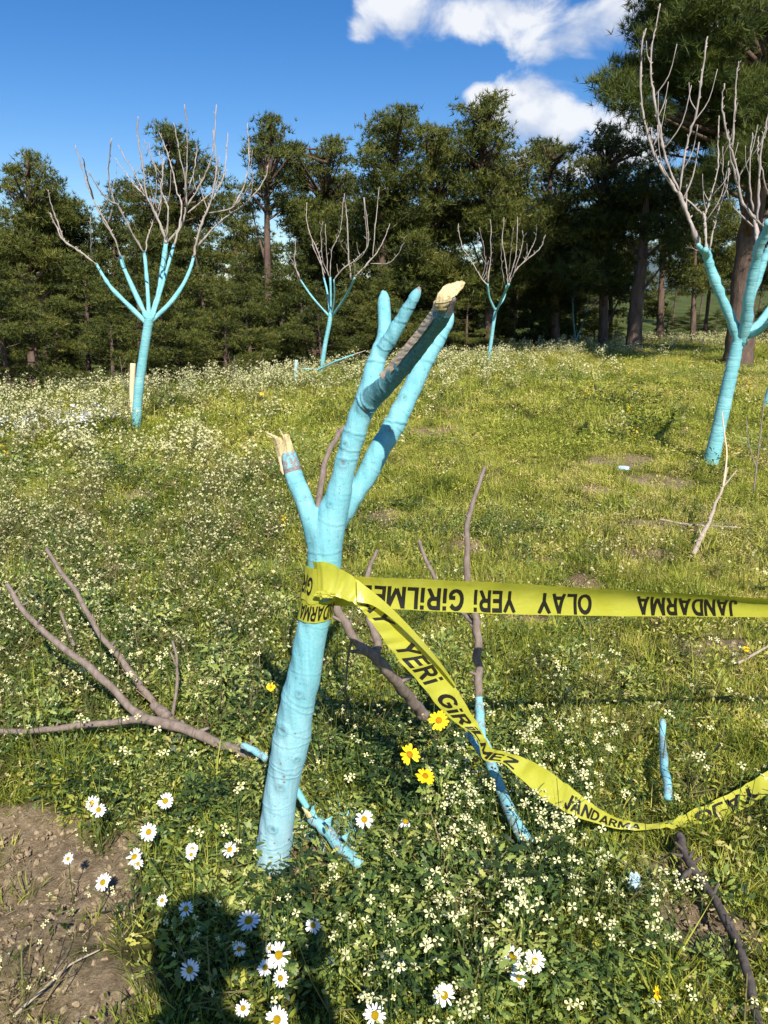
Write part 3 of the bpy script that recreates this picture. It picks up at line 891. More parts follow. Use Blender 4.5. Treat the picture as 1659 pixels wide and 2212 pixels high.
def pine_at(kind, px, py_top, Y, label, group=None, wide=1.0, rz=None):
    """pine whose top reaches the direction (px, py_top) when it stands Y metres out"""
    p = PY(px, py_top, Y); z = float(hgt(p.x, Y)) - .1
    return place_pine(kind, p.x, Y, p.z - z, label, group, wide, rz)

def digit_pine(trunk, blobs, Y, seed, label, extra=(), dens=1.0, trunk_r=.16, name='pine_tree', tuft=.15, w=.024, thick=.9, per=9, cl=9, mat='needle', limbmat='pine_bark', sig=.13, low=8, name_spike=False):
    """pine with its own outline: trunk [(px,py)...] bottom to top, blobs [(px,py,r px)]; stands Y metres out"""
    r = np.random.default_rng(seed)
    tp = [PY(px, py, Y) for px, py in trunk]
    gz = float(hgt(tp[0].x, Y)) - .15
    base = Vector((tp[0].x, Y, gz)); 
    t = thing(name, label, 'pine tree', base)
    pts = [base] + [p for p in tp if p.z > gz + .3]
    mb = MB(); n = len(pts)
    mb.tube([tuple(p - base) for p in pts], [max(.03, trunk_r * (1 - .78 * i / (n - 1))) for i in range(n)], 9, 5, wob=.05, seed=seed)
    mb.build('trunk', M[limbmat], t)
    bl = []; lm = MB(); dens = dens * 1.12; blobs = list(blobs)
    if low or name_spike:
        blobs = [(a, b, c * .84) for a, b, c in blobs]
        for a, b, c in list(blobs):
            for q in range(3):
                an = r.uniform(-2.9, -.25); blobs.append((a + math.cos(an) * c * r.uniform(.9, 1.25), b + math.sin(an) * c * r.uniform(1.0, 1.5), r.uniform(4.5, 9)))
    tx_ = trunk[0][0]
    for q in range(low + 3 if low else 0): blobs.append((tx_ + r.uniform(-62, 62), 455 + 190 * (q + r.uniform(0, 1)) / (low + 3), r.uniform(30, 46)))
    for px, py, rp in blobs:
        k = Y / FPX; c = PY(px, py, Y + r.normal(0, thick)); rad = rp * k
        bl.append((tuple(c - base), rad))
        if rad > .5:
            for q in range(2): 
                u = r.normal(0, 1, 3); u /= np.linalg.norm(u); bl.append((tuple(np.array(c - base) + u * rad * np.array([.7, 1.2, .7])), rad * .55))
        # bough from the trunk
        zz = c.z - rad * .8 - r.uniform(0, .6)
        j = min(range(1, n), key=lambda i: abs(pts[i].z - zz)); j0 = pts[j]; j1 = pts[j - 1]
        f = 0 if j1.z == j0.z else max(0, min(1, (zz - j0.z) / (j1.z - j0.z))); a = j0.lerp(j1, f)
        m = (a + c) / 2 + Vector((0, 0, -.12 * rad))
        lm.tube([tuple(a - base), tuple(m - base), tuple(c - base)], [.05 * min(1.3, trunk_r / .16), .032 * min(1.2, trunk_r / .16), .012], 5, 3)
    tag(lm.build('boughs', M['pine_bark'], t), kind='stuff')
    V, T, br = blob_crown(bl, seed + 9, dens, tuft, w, per, cl, sig)
    cm = npmesh('crown', V, T, {'bl': br})
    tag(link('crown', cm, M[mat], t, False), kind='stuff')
    return t

def ordinal(i):
    tens = ['', '', 'twenty', 'thirty']; one = ['', 'first', 'second', 'third', 'fourth', 'fifth', 'sixth', 'seventh', 'eighth', 'ninth', 'tenth', 'eleventh', 'twelfth', 'thirteenth', 'fourteenth', 'fifteenth', 'sixteenth', 'seventeenth', 'eighteenth', 'nineteenth']
    if i < 20: return one[i]
    return 'twentieth' if i == 20 else 'thirtieth' if i == 30 else tens[i // 10] + '-' + one[i % 10]
FAR = 27.0
digit_pine([(70, 800), (65, 600), (62, 450), (58, 345)],
           [(58, 350, 16), (35, 385, 18), (85, 385, 20), (20, 410, 14), (60, 430, 32), (100, 430, 22), (35, 470, 30), (90, 490, 36), (55, 540, 42), (110, 560, 35), (20, 560, 30)],
           24, 21, 'leftmost tall pine with a ragged pointed top against the blue sky', dens=1.1)
digit_pine([(125, 800), (122, 600), (120, 405)], [(120, 405, 13), (112, 440, 20), (140, 450, 16), (125, 490, 28), (150, 530, 30), (110, 540, 30)],
           25, 22, 'thin pine tip just right of the leftmost tall pine', dens=1.1)
digit_pine([(390, 800), (380, 600), (372, 420), (360, 290)],
           [(352, 288, 13), (378, 300, 12), (365, 325, 24), (400, 330, 18), (425, 350, 20), (385, 370, 32), (440, 390, 25), (340, 380, 22), (410, 430, 40), (355, 450, 38), (300, 440, 28), (270, 420, 24), (460, 450, 32)],
           25, 23, 'pine rising behind the bare crown of the tall painted tree', dens=1.1)
digit_pine([(585, 800), (578, 580), (577, 400), (585, 275)],
           [(583, 280, 20), (568, 305, 20), (600, 318, 26), (562, 345, 22), (585, 355, 30), (618, 345, 18), (600, 395, 22), (560, 400, 26), (540, 440, 30), (610, 450, 30)],
           23, 24, 'slim pine with a bare straight stem and small rounded top left of centre', dens=1.2, low=0, name_spike=True)
digit_pine([(680, 800), (690, 600), (700, 430), (715, 325)],
           [(640, 325, 14), (648, 350, 22), (720, 322, 18), (735, 345, 22), (690, 370, 30), (665, 395, 32), (720, 400, 38), (690, 450, 44), (740, 460, 34), (640, 450, 34), (640, 380, 22), (755, 410, 18)],
           25, 25, 'twin-topped pine left of the tallest middle pines', dens=1.1)
digit_pine([(840, 800), (825, 600), (836, 430), (850, 330), (868, 255)],
           [(872, 252, 16), (850, 272, 24), (820, 278, 20), (868, 295, 30), (825, 315, 30), (800, 345, 26), (860, 345, 42), (815, 385, 34), (880, 395, 44), (840, 440, 45), (800, 425, 28), (900, 450, 40), (860, 500, 45)],
           23, 26, 'tall pine with a leafy double top at the middle of the skyline', dens=1.1)
digit_pine([(925, 800), (930, 600), (935, 450), (925, 300)],
           [(918, 290, 18), (945, 300, 18), (925, 325, 34), (965, 325, 26), (950, 365, 42), (985, 370, 22), (920, 400, 36), (960, 430, 45), (930, 480, 50), (990, 470, 40)],
           24, 27, 'rounded pine between the two tallest middle pines', dens=1.1)
digit_pine([(1060, 800), (1055, 620), (1045, 450), (1040, 330), (1065, 220)],
           [(1065, 217, 7), (1058, 236, 10), (1022, 240, 18), (1048, 262, 20), (1010, 290, 18), (1035, 300, 30), (1075, 290, 20), (1000, 330, 20), (1050, 345, 40), (1085, 350, 36), (1030, 400, 44), (1085, 420, 50), (1120, 400, 34), (1140, 360, 24), (1060, 470, 55), (1130, 460, 45)],
           23, 28, 'tallest middle pine with a thin bent leader in front of the cloud', dens=1.15)
digit_pine([(1200, 800), (1195, 600), (1190, 450), (1188, 320)],
           [(1182, 318, 18), (1212, 330, 16), (1190, 345, 26), (1160, 335, 12), (1205, 385, 26), (1180, 400, 34), (1220, 430, 30), (1190, 460, 42), (1165, 500, 38), (1225, 500, 38)],
           25, 29, 'narrow dark pine with a forked tip below the big cloud', dens=1.1)
digit_pine([(1300, 800), (1305, 600), (1310, 450), (1312, 295)],
           [(1318, 290, 14), (1300, 312, 18), (1335, 325, 18), (1310, 345, 30), (1275, 365, 28), (1345, 370, 36), (1300, 400, 42), (1260, 420, 34), (1340, 440, 48), (1290, 480, 50), (1370, 400, 30), (1380, 330, 22)],
           24, 30, 'pine with a blunt top standing left of the huge pine', dens=1.1)
digit_pine([(1369, 745), (1376, 640), (1388, 560), (1392, 480), (1400, 380)],
           [(1400, 400, 44), (1370, 440, 40), (1430, 440, 40), (1400, 490, 36), (1450, 500, 40), (1345, 500, 34), (1470, 420, 44), (1500, 480, 44), (1440, 560, 26)],
           22.5, 31, 'pine with a thick bare reddish trunk in the shady gap', dens=.95, trunk_r=.26, low=0)
digit_pine([(1425, 745), (1430, 600), (1440, 480), (1450, 380)], [(1450, 440, 40), (1490, 400, 46), (1480, 540, 26), (1530, 440, 50)],
           26, 32, 'slim pine right beside the thick bare reddish trunk', dens=.9, trunk_r=.13, low=0)
digit_pine([(1497, 745), (1500, 600), (1505, 450)], [(1500, 520, 46), (1540, 560, 44), (1480, 580, 36), (1560, 500, 40), (1520, 610, 30)],
           25, 33, 'thin pine left of the huge trunk with foliage low down', dens=.9, trunk_r=.1, low=0)
# huge near pine on the right
digit_pine([(1598, 740), (1605, 640), (1618, 520), (1632, 420), (1645, 300), (1650, 150), (1650, -100), (1655, -300)],
           [(1318, 185, 30), (1345, 150, 30), (1350, 215, 38), (1385, 170, 42), (1395, 235, 34), (1420, 110, 42), (1410, 50, 36), (1400, 5, 26), (1430, 270, 34), (1440, 200, 48),
            (1460, 40, 60), (1490, 130, 62), (1500, 240, 55), (1480, 310, 36), (1540, 60, 66), (1550, 170, 66), (1560, 290, 60), (1600, 110, 70), (1610, 230, 66), (1640, 330, 60), (1590, 380, 44),
            (1480, -60, 70), (1560, -50, 80), (1640, 10, 70), (1700, 120, 80), (1720, 260, 80), (1700, 380, 70), (1780, 40, 90), (1650, -120, 100), (1800, 200, 80), (1560, -180, 90), (1740, -160, 110), (1650, -300, 110), (1840, 330, 70), (1900, 120, 80),
            (1420, 330, 24), (1520, 370, 40)],
           17.5, 41, 'huge near pine filling the upper right with long needles', dens=.95, trunk_r=.34, low=0, tuft=.20, w=.014, thick=1.1, per=14, cl=12, mat='needle_big', sig=.12)

# fuller pines filling the wood: front row rooted below the field's edge, a middle row and a back row
FR = [(-10, 520, 17, 4), (70, 560, 19, 4), (150, 520, 20, 4), (215, 590, 16.5, 5), (270, 500, 20, 4), (345, 560, 17.5, 4), (430, 480, 21, 2), (470, 590, 18, 4), (540, 540, 20, 4),
      (600, 560, 21, 4), (650, 520, 22, 2), (700, 600, 19.5, 4), (760, 560, 22.5, 4), (820, 560, 21, 4), (900, 540, 23.5, 2), (985, 530, 24, 4), (1010, 590, 22.5, 2), (1060, 600, 24.5, 4), (1110, 540, 25, 4), (1170, 610, 26, 4), (1215, 570, 28, 4), (1260, 540, 29, 0)]
FR.sort()
for i, (px, py, Y, k) in enumerate(FR):
    pine_at(k, px, py, Y, ordinal(i + 1) + ' bushy pine from the left in the low front row beyond the field rim', 'low pines along the field rim', wide=1.25)
BK = [(-30, 440, 29, 0), (30, 480, 30, 2), (175, 400, 29, 1), (235, 420, 30, 0), (300, 385, 31, 2), (330, 430, 28, 5), (450, 350, 30, 1), (500, 370, 31, 0), (520, 430, 27, 2), (640, 430, 29, 0), (770, 385, 30, 5),
      (760, 470, 28, 2), (880, 420, 28, 0), (980, 420, 29, 1), (1120, 360, 29, 0), (1160, 430, 30, 2), (1230, 400, 31, 1), (1260, 430, 28, 0), (1350, 340, 30, 1), (1400, 330, 29, 0),
      (1560, 380, 30, 3), (1640, 400, 28, 3), (1720, 300, 27, 0), (1800, 380, 25, 2), (-120, 420, 26, 2), (-220, 450, 24, 0)]
BK.sort()
for i, (px, py, Y, k) in enumerate(BK):
    pine_at(k, px, py, Y, ordinal(i + 1) + ' mid-green pine from the left at the back of the wood', 'pines filling the back of the wood', wide=1.1)
FB = [(x, random.uniform(455, 545), random.uniform(40, 62), random.choice((0, 1, 2, 3))) for x in range(-150, 1300, 75)]
for i, (px, py, Y, k) in enumerate(FB):
    pine_at(k, px, py, Y, ordinal(i + 1) + ' far pine from the left on the hillside behind the wood', 'far pines on the hillside', wide=1.1)
for i, (px, py, Y) in enumerate([(1300, 590, 44), (1350, 610, 50), (1470, 600, 40), (1530, 590, 46), (1600, 600, 42), (1660, 590, 48)]):
    pine_at(3, px, py - 90, Y, ordinal(i + 1) + ' small-looking far pine from the left, in the shade right of the gap', 'far pines right of the gap', wide=1.0)
# underbrush at the foot of the wood on the right
for i, (px, py, Y, s) in enumerate([(1180, 690, 27, 1.2), (1290, 670, 28, 1.6), (1330, 700, 27, 1.0), (1440, 680, 33, 1.4), (1500, 665, 34, 1.6), (1545, 672, 33, 1.5), (1590, 680, 33, 1.4), (1650, 670, 30, 1.6), (1720, 670, 28, 2)]):
    p = PY(px, py, Y); z = float(hgt(p.x, Y))
    place_pine(4, p.x, Y, max(.9, p.z - z + .2), ordinal(i + 1) + ' low evergreen bush from the left under the right-hand pines', 'bushes under the right-hand pines', wide=2.0, name='evergreen_bush', cat='bush')

# ------------------------------------------------------------------ painted orchard trees in the distance
def orchard(name, label, px_w, trunk, painted, bare, depth_jit, seed, cat='painted tree', wpaint=None):
    """trunk/painted/bare: polylines in photo positions; the tree stands where its trunk's foot meets the ground"""
    r = random.Random(seed)
    foot = PZ(trunk[0][0], trunk[0][1], 0.0); Y = foot.y
    k = Y / FPX * 1.0
    base = Vector((foot.x, Y, float(hgt(foot.x, Y)) - .06))
    t = thing(name, label, cat, base)
    def line(pl, off0, off1):
        m = len(pl); return [PY(a, b, Y + off0 + (off1 - off0) * (i / (m - 1))) for i, (a, b) in enumerate(pl)]
    tp = [base] + line(trunk, 0, 0)[1:] if len(trunk) > 1 else line(trunk, 0, 0)
    w = px_w * k / 2
    mb = MB(); nt_ = len(tp); mb.tube([tuple(p - base) for p in tp], [w * (1.0 - (.26 if px_w > 30 else .10) * (j / (nt_ - 1)) ** .6) * .93 for j in range(nt_)], 14, 8, wob=.03, seed=seed)
    mb.build('trunk', M['paint_far'], t)
    for i, (pl, w0, w1) in enumerate(painted):
        o1 = r.uniform(-1, 1) * depth_jit
        pts = line(pl, 0, o1)
        mb = MB(); n = len(pts)
        mb.tube([tuple(p - base) for p in pts], [(w0 + (w1 - w0) * j / (n - 1)) * k * .43 for j in range(n)], 10, 5, wob=.09, seed=seed + i)
        mb.build('limb', M['paint_far'], t)
    for i, (pl, w0, w1) in enumerate(bare):
        o0 = r.uniform(-.4, .4) * depth_jit; o1 = o0 + r.uniform(-1, 1) * depth_jit * .6
        pts = line(pl, o0, o1); mb = MB(); n = len(pts)
        C_ = catmull([tuple(p) for p in pts], 5); jt = .65 * k
        C_[1:] += np.array([[r.gauss(0, jt), r.gauss(0, jt), r.gauss(0, jt * .5)] for _ in range(len(C_) - 1)])
        m_ = len(C_); rr = [(w0 + (w1 - w0) * j / (m_ - 1)) * k * .36 for j in range(m_)]
        mb.tube([tuple(np.array(p) - np.array(base)) for p in C_], rr, 6, 1, wob=.22, seed=seed + 50 + i)
        for j in range(3, m_ - 1):
            if r.random() < .55:      # buds and short spurs
                a = Vector(C_[j]) - base; az = r.uniform(0, 6.28); ln = k * r.uniform(4, 9)
                mb.tube([tuple(a), tuple(a + Vector((math.cos(az), math.sin(az) * .5, 1.0)).normalized() * ln)], [rr[j] * .8, rr[j] * .35], 4, 1)
            if r.random() < .10 and m_ > 12 and j < m_ * .62:     # side shoots
                a = Vector(C_[j]) - base; sx = r.choice((-1, 1)) * r.uniform(.25, .7); ln = k * r.uniform(25, 75) * px_w / 22 if px_w > 9 else k * r.uniform(20, 40)
                d_ = Vector((sx, r.uniform(-.4, .4), 1)).normalized(); up_ = Vector((sx * .3, 0, 1)).normalized()
                mb.tube([tuple(a), tuple(a + d_ * ln * .45), tuple(a + d_ * ln * .45 + up_ * ln * .55)], [rr[j] * .6, rr[j] * .45, rr[j] * .3], 4, 3, wob=.15)
        mb.build('branch', M['branch_far'], t)
    return t, base

def cr(ox, oy, s, pl): return [(ox + s * a, oy + s * b) for a, b in pl]
A_ = lambda *pl: cr(0, 165.9, .4, pl)
orchard('painted_tree', 'tall leafless tree with turquoise painted trunk, left of the broken one beside a cream stake', 22,
        A_((730, 1898), (748, 1700), (775, 1500), (800, 1340), (805, 1300)),
        [(A_((790, 1330), (700, 1240), (610, 1150), (560, 1080), (520, 1010)), 13, 7), (A_((798, 1310), (740, 1190), (690, 1080), (665, 1020), (650, 965)), 13, 8),
         (A_((805, 1310), (797, 1150), (785, 1000), (778, 945)), 11, 8), (A_((812, 1310), (858, 1160), (880, 1020), (897, 895)), 13, 12),
         (A_((822, 1305), (860, 1180), (905, 1030), (940, 905)), 10, 7), (A_((812, 1325), (920, 1220), (990, 1120), (1030, 1030), (1047, 965)), 12, 8)],
        [(A_((522, 1015), (440, 950), (345, 885), (300, 800), (268, 735)), 6, 3), (A_((345, 880), (310, 780), (275, 680), (262, 610)), 4, 2), (A_((500, 990), (490, 900), (490, 760)), 4, 2.5),
         (A_((652, 970), (620, 880), (570, 780), (520, 700), (470, 580), (440, 480), (403, 370)), 6, 3), (A_((505, 660), (470, 540), (445, 430)), 4, 2), (A_((540, 740), (590, 650), (585, 500), (603, 330)), 4, 3),
         (A_((778, 950), (700, 820), (640, 700), (590, 670), (530, 600), (480, 510)), 6, 2.5), (A_((785, 945), (800, 860), (835, 760), (860, 690), (875, 600), (885, 440)), 5, 2.5),
         (A_((895, 900), (880, 840), (830, 720), (790, 640), (770, 480), (745, 330), (743, 215)), 7, 2.5), (A_((790, 650), (730, 590), (680, 520), (620, 440)), 4, 2), (A_((780, 630), (730, 530), (680, 450), (640, 370)), 4, 2),
         (A_((900, 890), (905, 720), (870, 600), (880, 500), (860, 400)), 5, 2), (A_((905, 895), (980, 800), (1010, 700), (1060, 620), (1110, 520), (1150, 400), (1165, 150)), 7, 3),
         (A_((1010, 700), (1000, 560), (970, 420), (940, 250)), 5, 2.5), (A_((1015, 735), (1100, 660), (1180, 590), (1230, 500)), 4, 2.5), (A_((850, 545), (830, 470), (775, 340)), 3, 2),
         (A_((940, 910), (970, 800), (980, 680), (955, 620), (930, 500), (900, 400), (860, 300)), 6, 2.5), (A_((1020, 600), (1050, 500), (1065, 370)), 4, 2), (A_((1000, 640), (1010, 450), (1012, 300), (995, 150)), 5, 2.5),
         (A_((1045, 970), (1060, 900), (1090, 790), (1130, 700), (1160, 560), (1170, 450), (1150, 290)), 7, 3), (A_((1130, 735), (1250, 710), (1310, 640), (1360, 560), (1360, 510)), 4, 2.5),
         (A_((1068, 915), (1150, 820), (1230, 750), (1320, 690), (1400, 600), (1440, 530), (1445, 480)), 5, 3), (A_((1265, 695), (1320, 580), (1345, 450), (1335, 250)), 4, 2.5), (A_((1150, 660), (1210, 520), (1230, 300)), 4, 2.5)],
        .9, 5)
B_ = lambda *pl: cr(553.1, 193.6, .4667, pl)
orchard('painted_tree', 'small leafless painted tree seen between the left tree and the broken limbs', 10.5,
        B_((298, 1325), (318, 1190), (338, 1090), (346, 1035)),
        [(B_((340, 1050), (260, 960), (205, 880)), 5, 4), (B_((343, 1045), (330, 940), (313, 868)), 5, 5), (B_((346, 1045), (346, 950), (343, 868)), 5, 5), (B_((350, 1045), (362, 960), (360, 880)), 4, 4), (B_((352, 1050), (420, 950), (456, 872)), 6.5, 5)],
        [(B_((205, 880), (180, 800), (185, 690)), 3, 2), (B_((200, 860), (150, 760)), 2, 1.5), (B_((315, 870), (290, 760), (250, 670), (235, 600), (235, 520)), 4, 2), (B_((343, 870), (312, 800), (300, 700), (310, 610)), 3, 1.5),
         (B_((358, 885), (400, 830), (470, 780), (520, 700), (500, 500)), 3.5, 2), (B_((345, 870), (350, 750), (390, 650), (405, 500)), 3, 1.5), (B_((456, 875), (460, 800), (510, 730), (500, 500)), 4, 2), (B_((440, 880), (430, 780), (420, 600), (408, 480)), 4, 2),
         (B_((458, 865), (530, 790), (590, 700), (620, 620)), 4.5, 2), (B_((530, 805), (620, 800), (680, 720), (685, 680)), 2.5, 1.5), (B_((330, 840), (325, 720), (320, 620)), 3, 1.5), (B_((540, 770), (555, 600), (570, 450)), 3, 1.5), (B_((430, 770), (395, 720), (380, 650)), 2, 1.5), (B_((320, 850), (270, 740), (255, 680)), 3, 2)],
        1.1, 6)
orchard('painted_tree', 'small leafless painted tree with a forked V right of the broken limbs', 8.5,
        B_((1074, 1266), (1090, 1150), (1104, 1050), (1112, 1012)),
        [(B_((1108, 1025), (1080, 960), (1072, 900)), 6, 4.5), (B_((1114, 1022), (1145, 955), (1170, 900)), 6.5, 5), (B_((1120, 1010), (1150, 960), (1158, 905)), 4, 3)],
        [(B_((1072, 905), (1040, 870), (990, 780), (950, 720), (935, 620)), 3.5, 2), (B_((1072, 895), (1060, 760), (1035, 640)), 3, 1.5), (B_((1075, 890), (1085, 760), (1085, 600)), 3, 1.5), (B_((1165, 905), (1160, 830), (1140, 700), (1150, 590)), 3, 1.5),
         (B_((1170, 900), (1200, 840), (1250, 790), (1310, 740), (1340, 670)), 4, 2), (B_((1245, 795), (1290, 700), (1300, 630)), 2.5, 1.5), (B_((1168, 890), (1200, 780), (1213, 590)), 2.5, 1.5), (B_((1185, 870), (1230, 730), (1235, 650)), 2.5, 1.5), (B_((1150, 900), (1135, 800), (1140, 690)), 2.5, 1.5), (B_((1060, 800), (1030, 740), (1022, 660)), 2.2, 1.4), (B_((1170, 860), (1180, 720), (1190, 640)), 2.2, 1.4)],
        1.2, 7)
orchard('painted_tree', 'tiny forked painted sapling on the far rim below the wood', 5,
        B_((1478, 1165), (1479, 1150)),
        [(B_((1477, 1158), (1468, 1050), (1466, 985)), 4.5, 3.5), (B_((1481, 1158), (1518, 1065), (1533, 1000)), 4.5, 3.5)],
        [(B_((1466, 990), (1455, 940)), 2.5, 1.5), (B_((1466, 985), (1478, 920)), 2, 1.5), (B_((1533, 1005), (1550, 940)), 2.5, 1.5), (B_((1533, 1020), (1590, 970)), 2, 1.5), (B_((1530, 1030), (1600, 990), (1620, 985)), 2, 1.2)],
        1.0, 8)
C3 = lambda *pl: cr(1216.8, 0, .275, pl)
C4 = lambda *pl: cr(1216.8, 497.8, .3251, pl)
orchard('painted_tree', 'large leafless tree with turquoise painted trunk at the right edge', 36,
        C4((975, 1562), (1030, 1330), (1085, 1080), (1130, 880), (1160, 745), (1172, 712)),
        [(C4((1165, 760), (1120, 600), (1050, 440), (985, 270), (950, 150)), 25, 20), (C4((948, 160), (920, 130), (895, 95)), 16, 10), (C4((955, 170), (945, 130)), 16, 12), (C4((955, 165), (972, 125)), 14, 8),
         (C4((1180, 745), (1218, 600), (1232, 450), (1275, 240), (1300, 110), (1345, 20), (1365, -60)), 28, 17), (C4((1225, 520), (1290, 330), (1340, 180), (1380, 110)), 20, 16),
         (C4((1150, 800), (1210, 700), (1290, 630), (1361, 540), (1440, 430)), 24, 16), (C4((1230, 700), (1300, 670), (1361, 620), (1480, 520)), 16, 12)],
        [(C3((1070, 1925), (990, 1720), (925, 1560), (905, 1490)), 12, 9), (C3((905, 1510), (880, 1490), (760, 1300), (700, 1170), (635, 930), (605, 680), (620, 350), (650, 225)), 8, 4),
         (C3((908, 1500), (820, 1290), (770, 1080), (700, 700), (685, 540), (695, 370), (720, 230), (760, 30)), 7, 3.5), (C3((912, 1510), (950, 1250), (985, 1080), (1050, 870), (1080, 660), (1110, 450), (1130, 285)), 7, 4),
         (C3((1128, 1970), (1115, 1800), (1105, 1690), (1080, 1670), (940, 1540)), 7, 4), (C3((1110, 1700), (1135, 1620), (1170, 1500), (1215, 1300), (1215, 1100), (1225, 910)), 5, 3),
         (C3((1145, 1965), (1200, 1720), (1220, 1640), (1280, 1480), (1305, 1320)), 5, 3), (C3((1280, 1490), (1255, 1380), (1252, 1150)), 3.5, 2.5),
         (C3((1530, 1960), (1515, 1800), (1495, 1690)), 12, 9), (C3((1500, 1710), (1400, 1570), (1370, 1350), (1310, 1150), (1280, 1030), (1250, 820), (1265, 660)), 7, 3.5), (C3((1325, 1160), (1350, 850), (1360, 600), (1380, 480)), 5, 3),
         (C3((1525, 1750), (1540, 1400), (1560, 1150), (1600, 940), (1640, 800)), 7, 4), (C3((1490, 1660), (1465, 1430), (1470, 1200), (1490, 1040)), 5, 3), (C3((1540, 1310), (1530, 1200), (1535, 1070)), 4, 2.5),
         (C3((1640, 1800), (1560, 1770), (1480, 1690)), 6, 5), (C3((1490, 1780), (1330, 1620), (1280, 1500)), 4, 3), (C3((1550, 1300), (1600, 1500), (1640, 1560)), 4, 3), (C3((1365, 1450), (1310, 1220), (1295, 1020)), 5, 3),
         (C3((1070, 1975), (1010, 1950), (960, 1945)), 2.5, 1.5)],
        .5, 9)
orchard('painted_tree', 'painted tree foot cut off by the right edge of the picture', 22,
        [(1652, 886), (1668, 840), (1690, 780), (1712, 700)], [([(1712, 705), (1770, 560)], 12, 10), ([(1712, 705), (1740, 540)], 12, 10)], [([(1770, 560), (1800, 380)], 6, 3), ([(1740, 540), (1750, 360)], 6, 3)], .3, 10)

# ------------------------------------------------------------------ the broken painted tree (main subject)
Y0 = 1.75
def mp(px, py, dy=0.0): return np.array(PY(px, py, Y0 + dy))
def W2(wpx, dy=0.0, py=1106):   # half width in metres for a width in photo pixels at that spot
    d = ray(829, py); return wpx / FPX * ((Y0 + dy) / d.y) / 2
# (px, py, dy, width px)
SK = {
 'trunk': [(588, 1935, 0, 84), (590, 1872, 0, 76), (594, 1812, 0, 75), (610, 1692, 0, 72), (627, 1612, 0, 80), (640, 1532, 0, 76), (658, 1452, 0, 72), (672, 1372, 0, 68), (686, 1300, 0, 69), (698, 1230, 0, 73), (704, 1170, 0, 76), (718, 1110, 0, 66),
           (737, 1045, 0, 50), (752, 979, 0, 49), (766, 935, 0, 50), (783, 885, 0, 50), (800, 835, .0, 48), (812, 785, .01, 40), (822, 745, .02, 32)],
 'left': [(690, 1185, 0, 50), (672, 1125, .0, 44), (654, 1075, .01, 41), (640, 1040, .02, 39), (630, 1005, .03, 38), (622, 978, .035, 33)],
 'fork_a': [(820, 765, .015, 34), (828, 725, .03, 30), (830, 690, .05, 28), (830, 655, .06, 26), (829, 637, .065, 19), (825, 627, .066, 7)],
 'fork_b': [(818, 770, .015, 34), (842, 732, .0, 32), (862, 700, -.01, 30), (878, 672, -.02, 28), (893, 645, -.03, 25), (902, 629, -.035, 16), (907, 620, -.036, 6)],
 'broken': [(778, 890, .0, 44), (800, 862, -.02, 46), (838, 828, -.07, 42), (880, 780, -.15, 38), (917, 734, -.22, 37), (948, 691, -.29, 37), (960, 673, -.325, 36), (971, 656, -.345, 26), (981, 643, -.36, 13)],
 'right': [(725, 1130, .02, 50), (760, 1075, .03, 46), (790, 1030, .045, 46), (822, 968, .06, 47), (860, 902, .08, 46), (901, 815, .11, 40), (942, 740, .13, 33), (966, 697, .14, 28), (975, 683, .145, 18), (979, 674, .146, 6)],
}
mb = MB(); AX = []
for key, pl in SK.items():
    pts = [mp(a, b, d) for a, b, d, w in pl]; rad = [W2(w, d, b) for a, b, d, w in pl]
    C = mb.tube([tuple(p) for p in pts], rad, 20, 10)
    L = np.concatenate([[0], np.cumsum(np.linalg.norm(np.diff(C[:, :3], axis=0), axis=1))])
    AX.append((key, C, L))
tmp = bpy.data.meshes.new('tmp'); tmp.from_pydata(mb.v, [], mb.f)
to = bpy.data.objects.new('tmp', tmp); COL.objects.link(to)
md = to.modifiers.new('r', 'REMESH'); md.mode = 'VOXEL'; md.voxel_size = 0.0031
md = to.modifiers.new('s', 'SMOOTH'); md.factor = .5; md.iterations = 6
dg = bpy.context.evaluated_depsgraph_get()
me = bpy.data.meshes.new_from_object(to.evaluated_get(dg))
bpy.data.objects.remove(to); bpy.data.meshes.remove(tmp)
nv = len(me.vertices); co = np.empty(nv * 3, np.float32); me.vertices.foreach_get('co', co); co = co.reshape(-1, 3).astype(float)
nr = np.empty(nv * 3, np.float32); me.vertex_normals.foreach_get('vector', nr); nr = nr.reshape(-1, 3).astype(float)
best = np.full(nv, 1e9); own = np.zeros(nv, int); lon = np.zeros(nv); tot = np.zeros(nv); radv = np.zeros(nv)
for k, (key, C, L) in enumerate(AX):
    A3, Rr = C[:, :3], C[:, 3]
    for i in range(0, nv, 20000):
        d = np.linalg.norm(co[i:i + 20000, None] - A3[None], axis=2) - Rr[None]
        j = d.argmin(1); dm = d[np.arange(len(j)), j] + (0.002 if k == 0 else 0)
        b = dm < best[i:i + 20000]; s_ = slice(i, i + 20000)
        # interpolate along the axis
        jj = np.clip(j, 1, len(A3) - 2); tv = A3[jj + 1] - A3[jj - 1]; tl = np.linalg.norm(tv, axis=1)
        l_ = L[jj] + ((co[s_] - A3[jj]) * tv).sum(1) / tl
        best[s_] = np.where(b, dm, best[s_]); own[s_] = np.where(b, k, own[s_]); lon[s_] = np.where(b, l_, lon[s_]); tot[s_] = np.where(b, L[-1], tot[s_]); radv[s_] = np.where(b, Rr[j], radv[s_])
crease = np.zeros(nv); disp = np.zeros(nv); chalk = np.zeros(nv); bare = np.zeros(nv)
rr_ = np.random.default_rng(5)
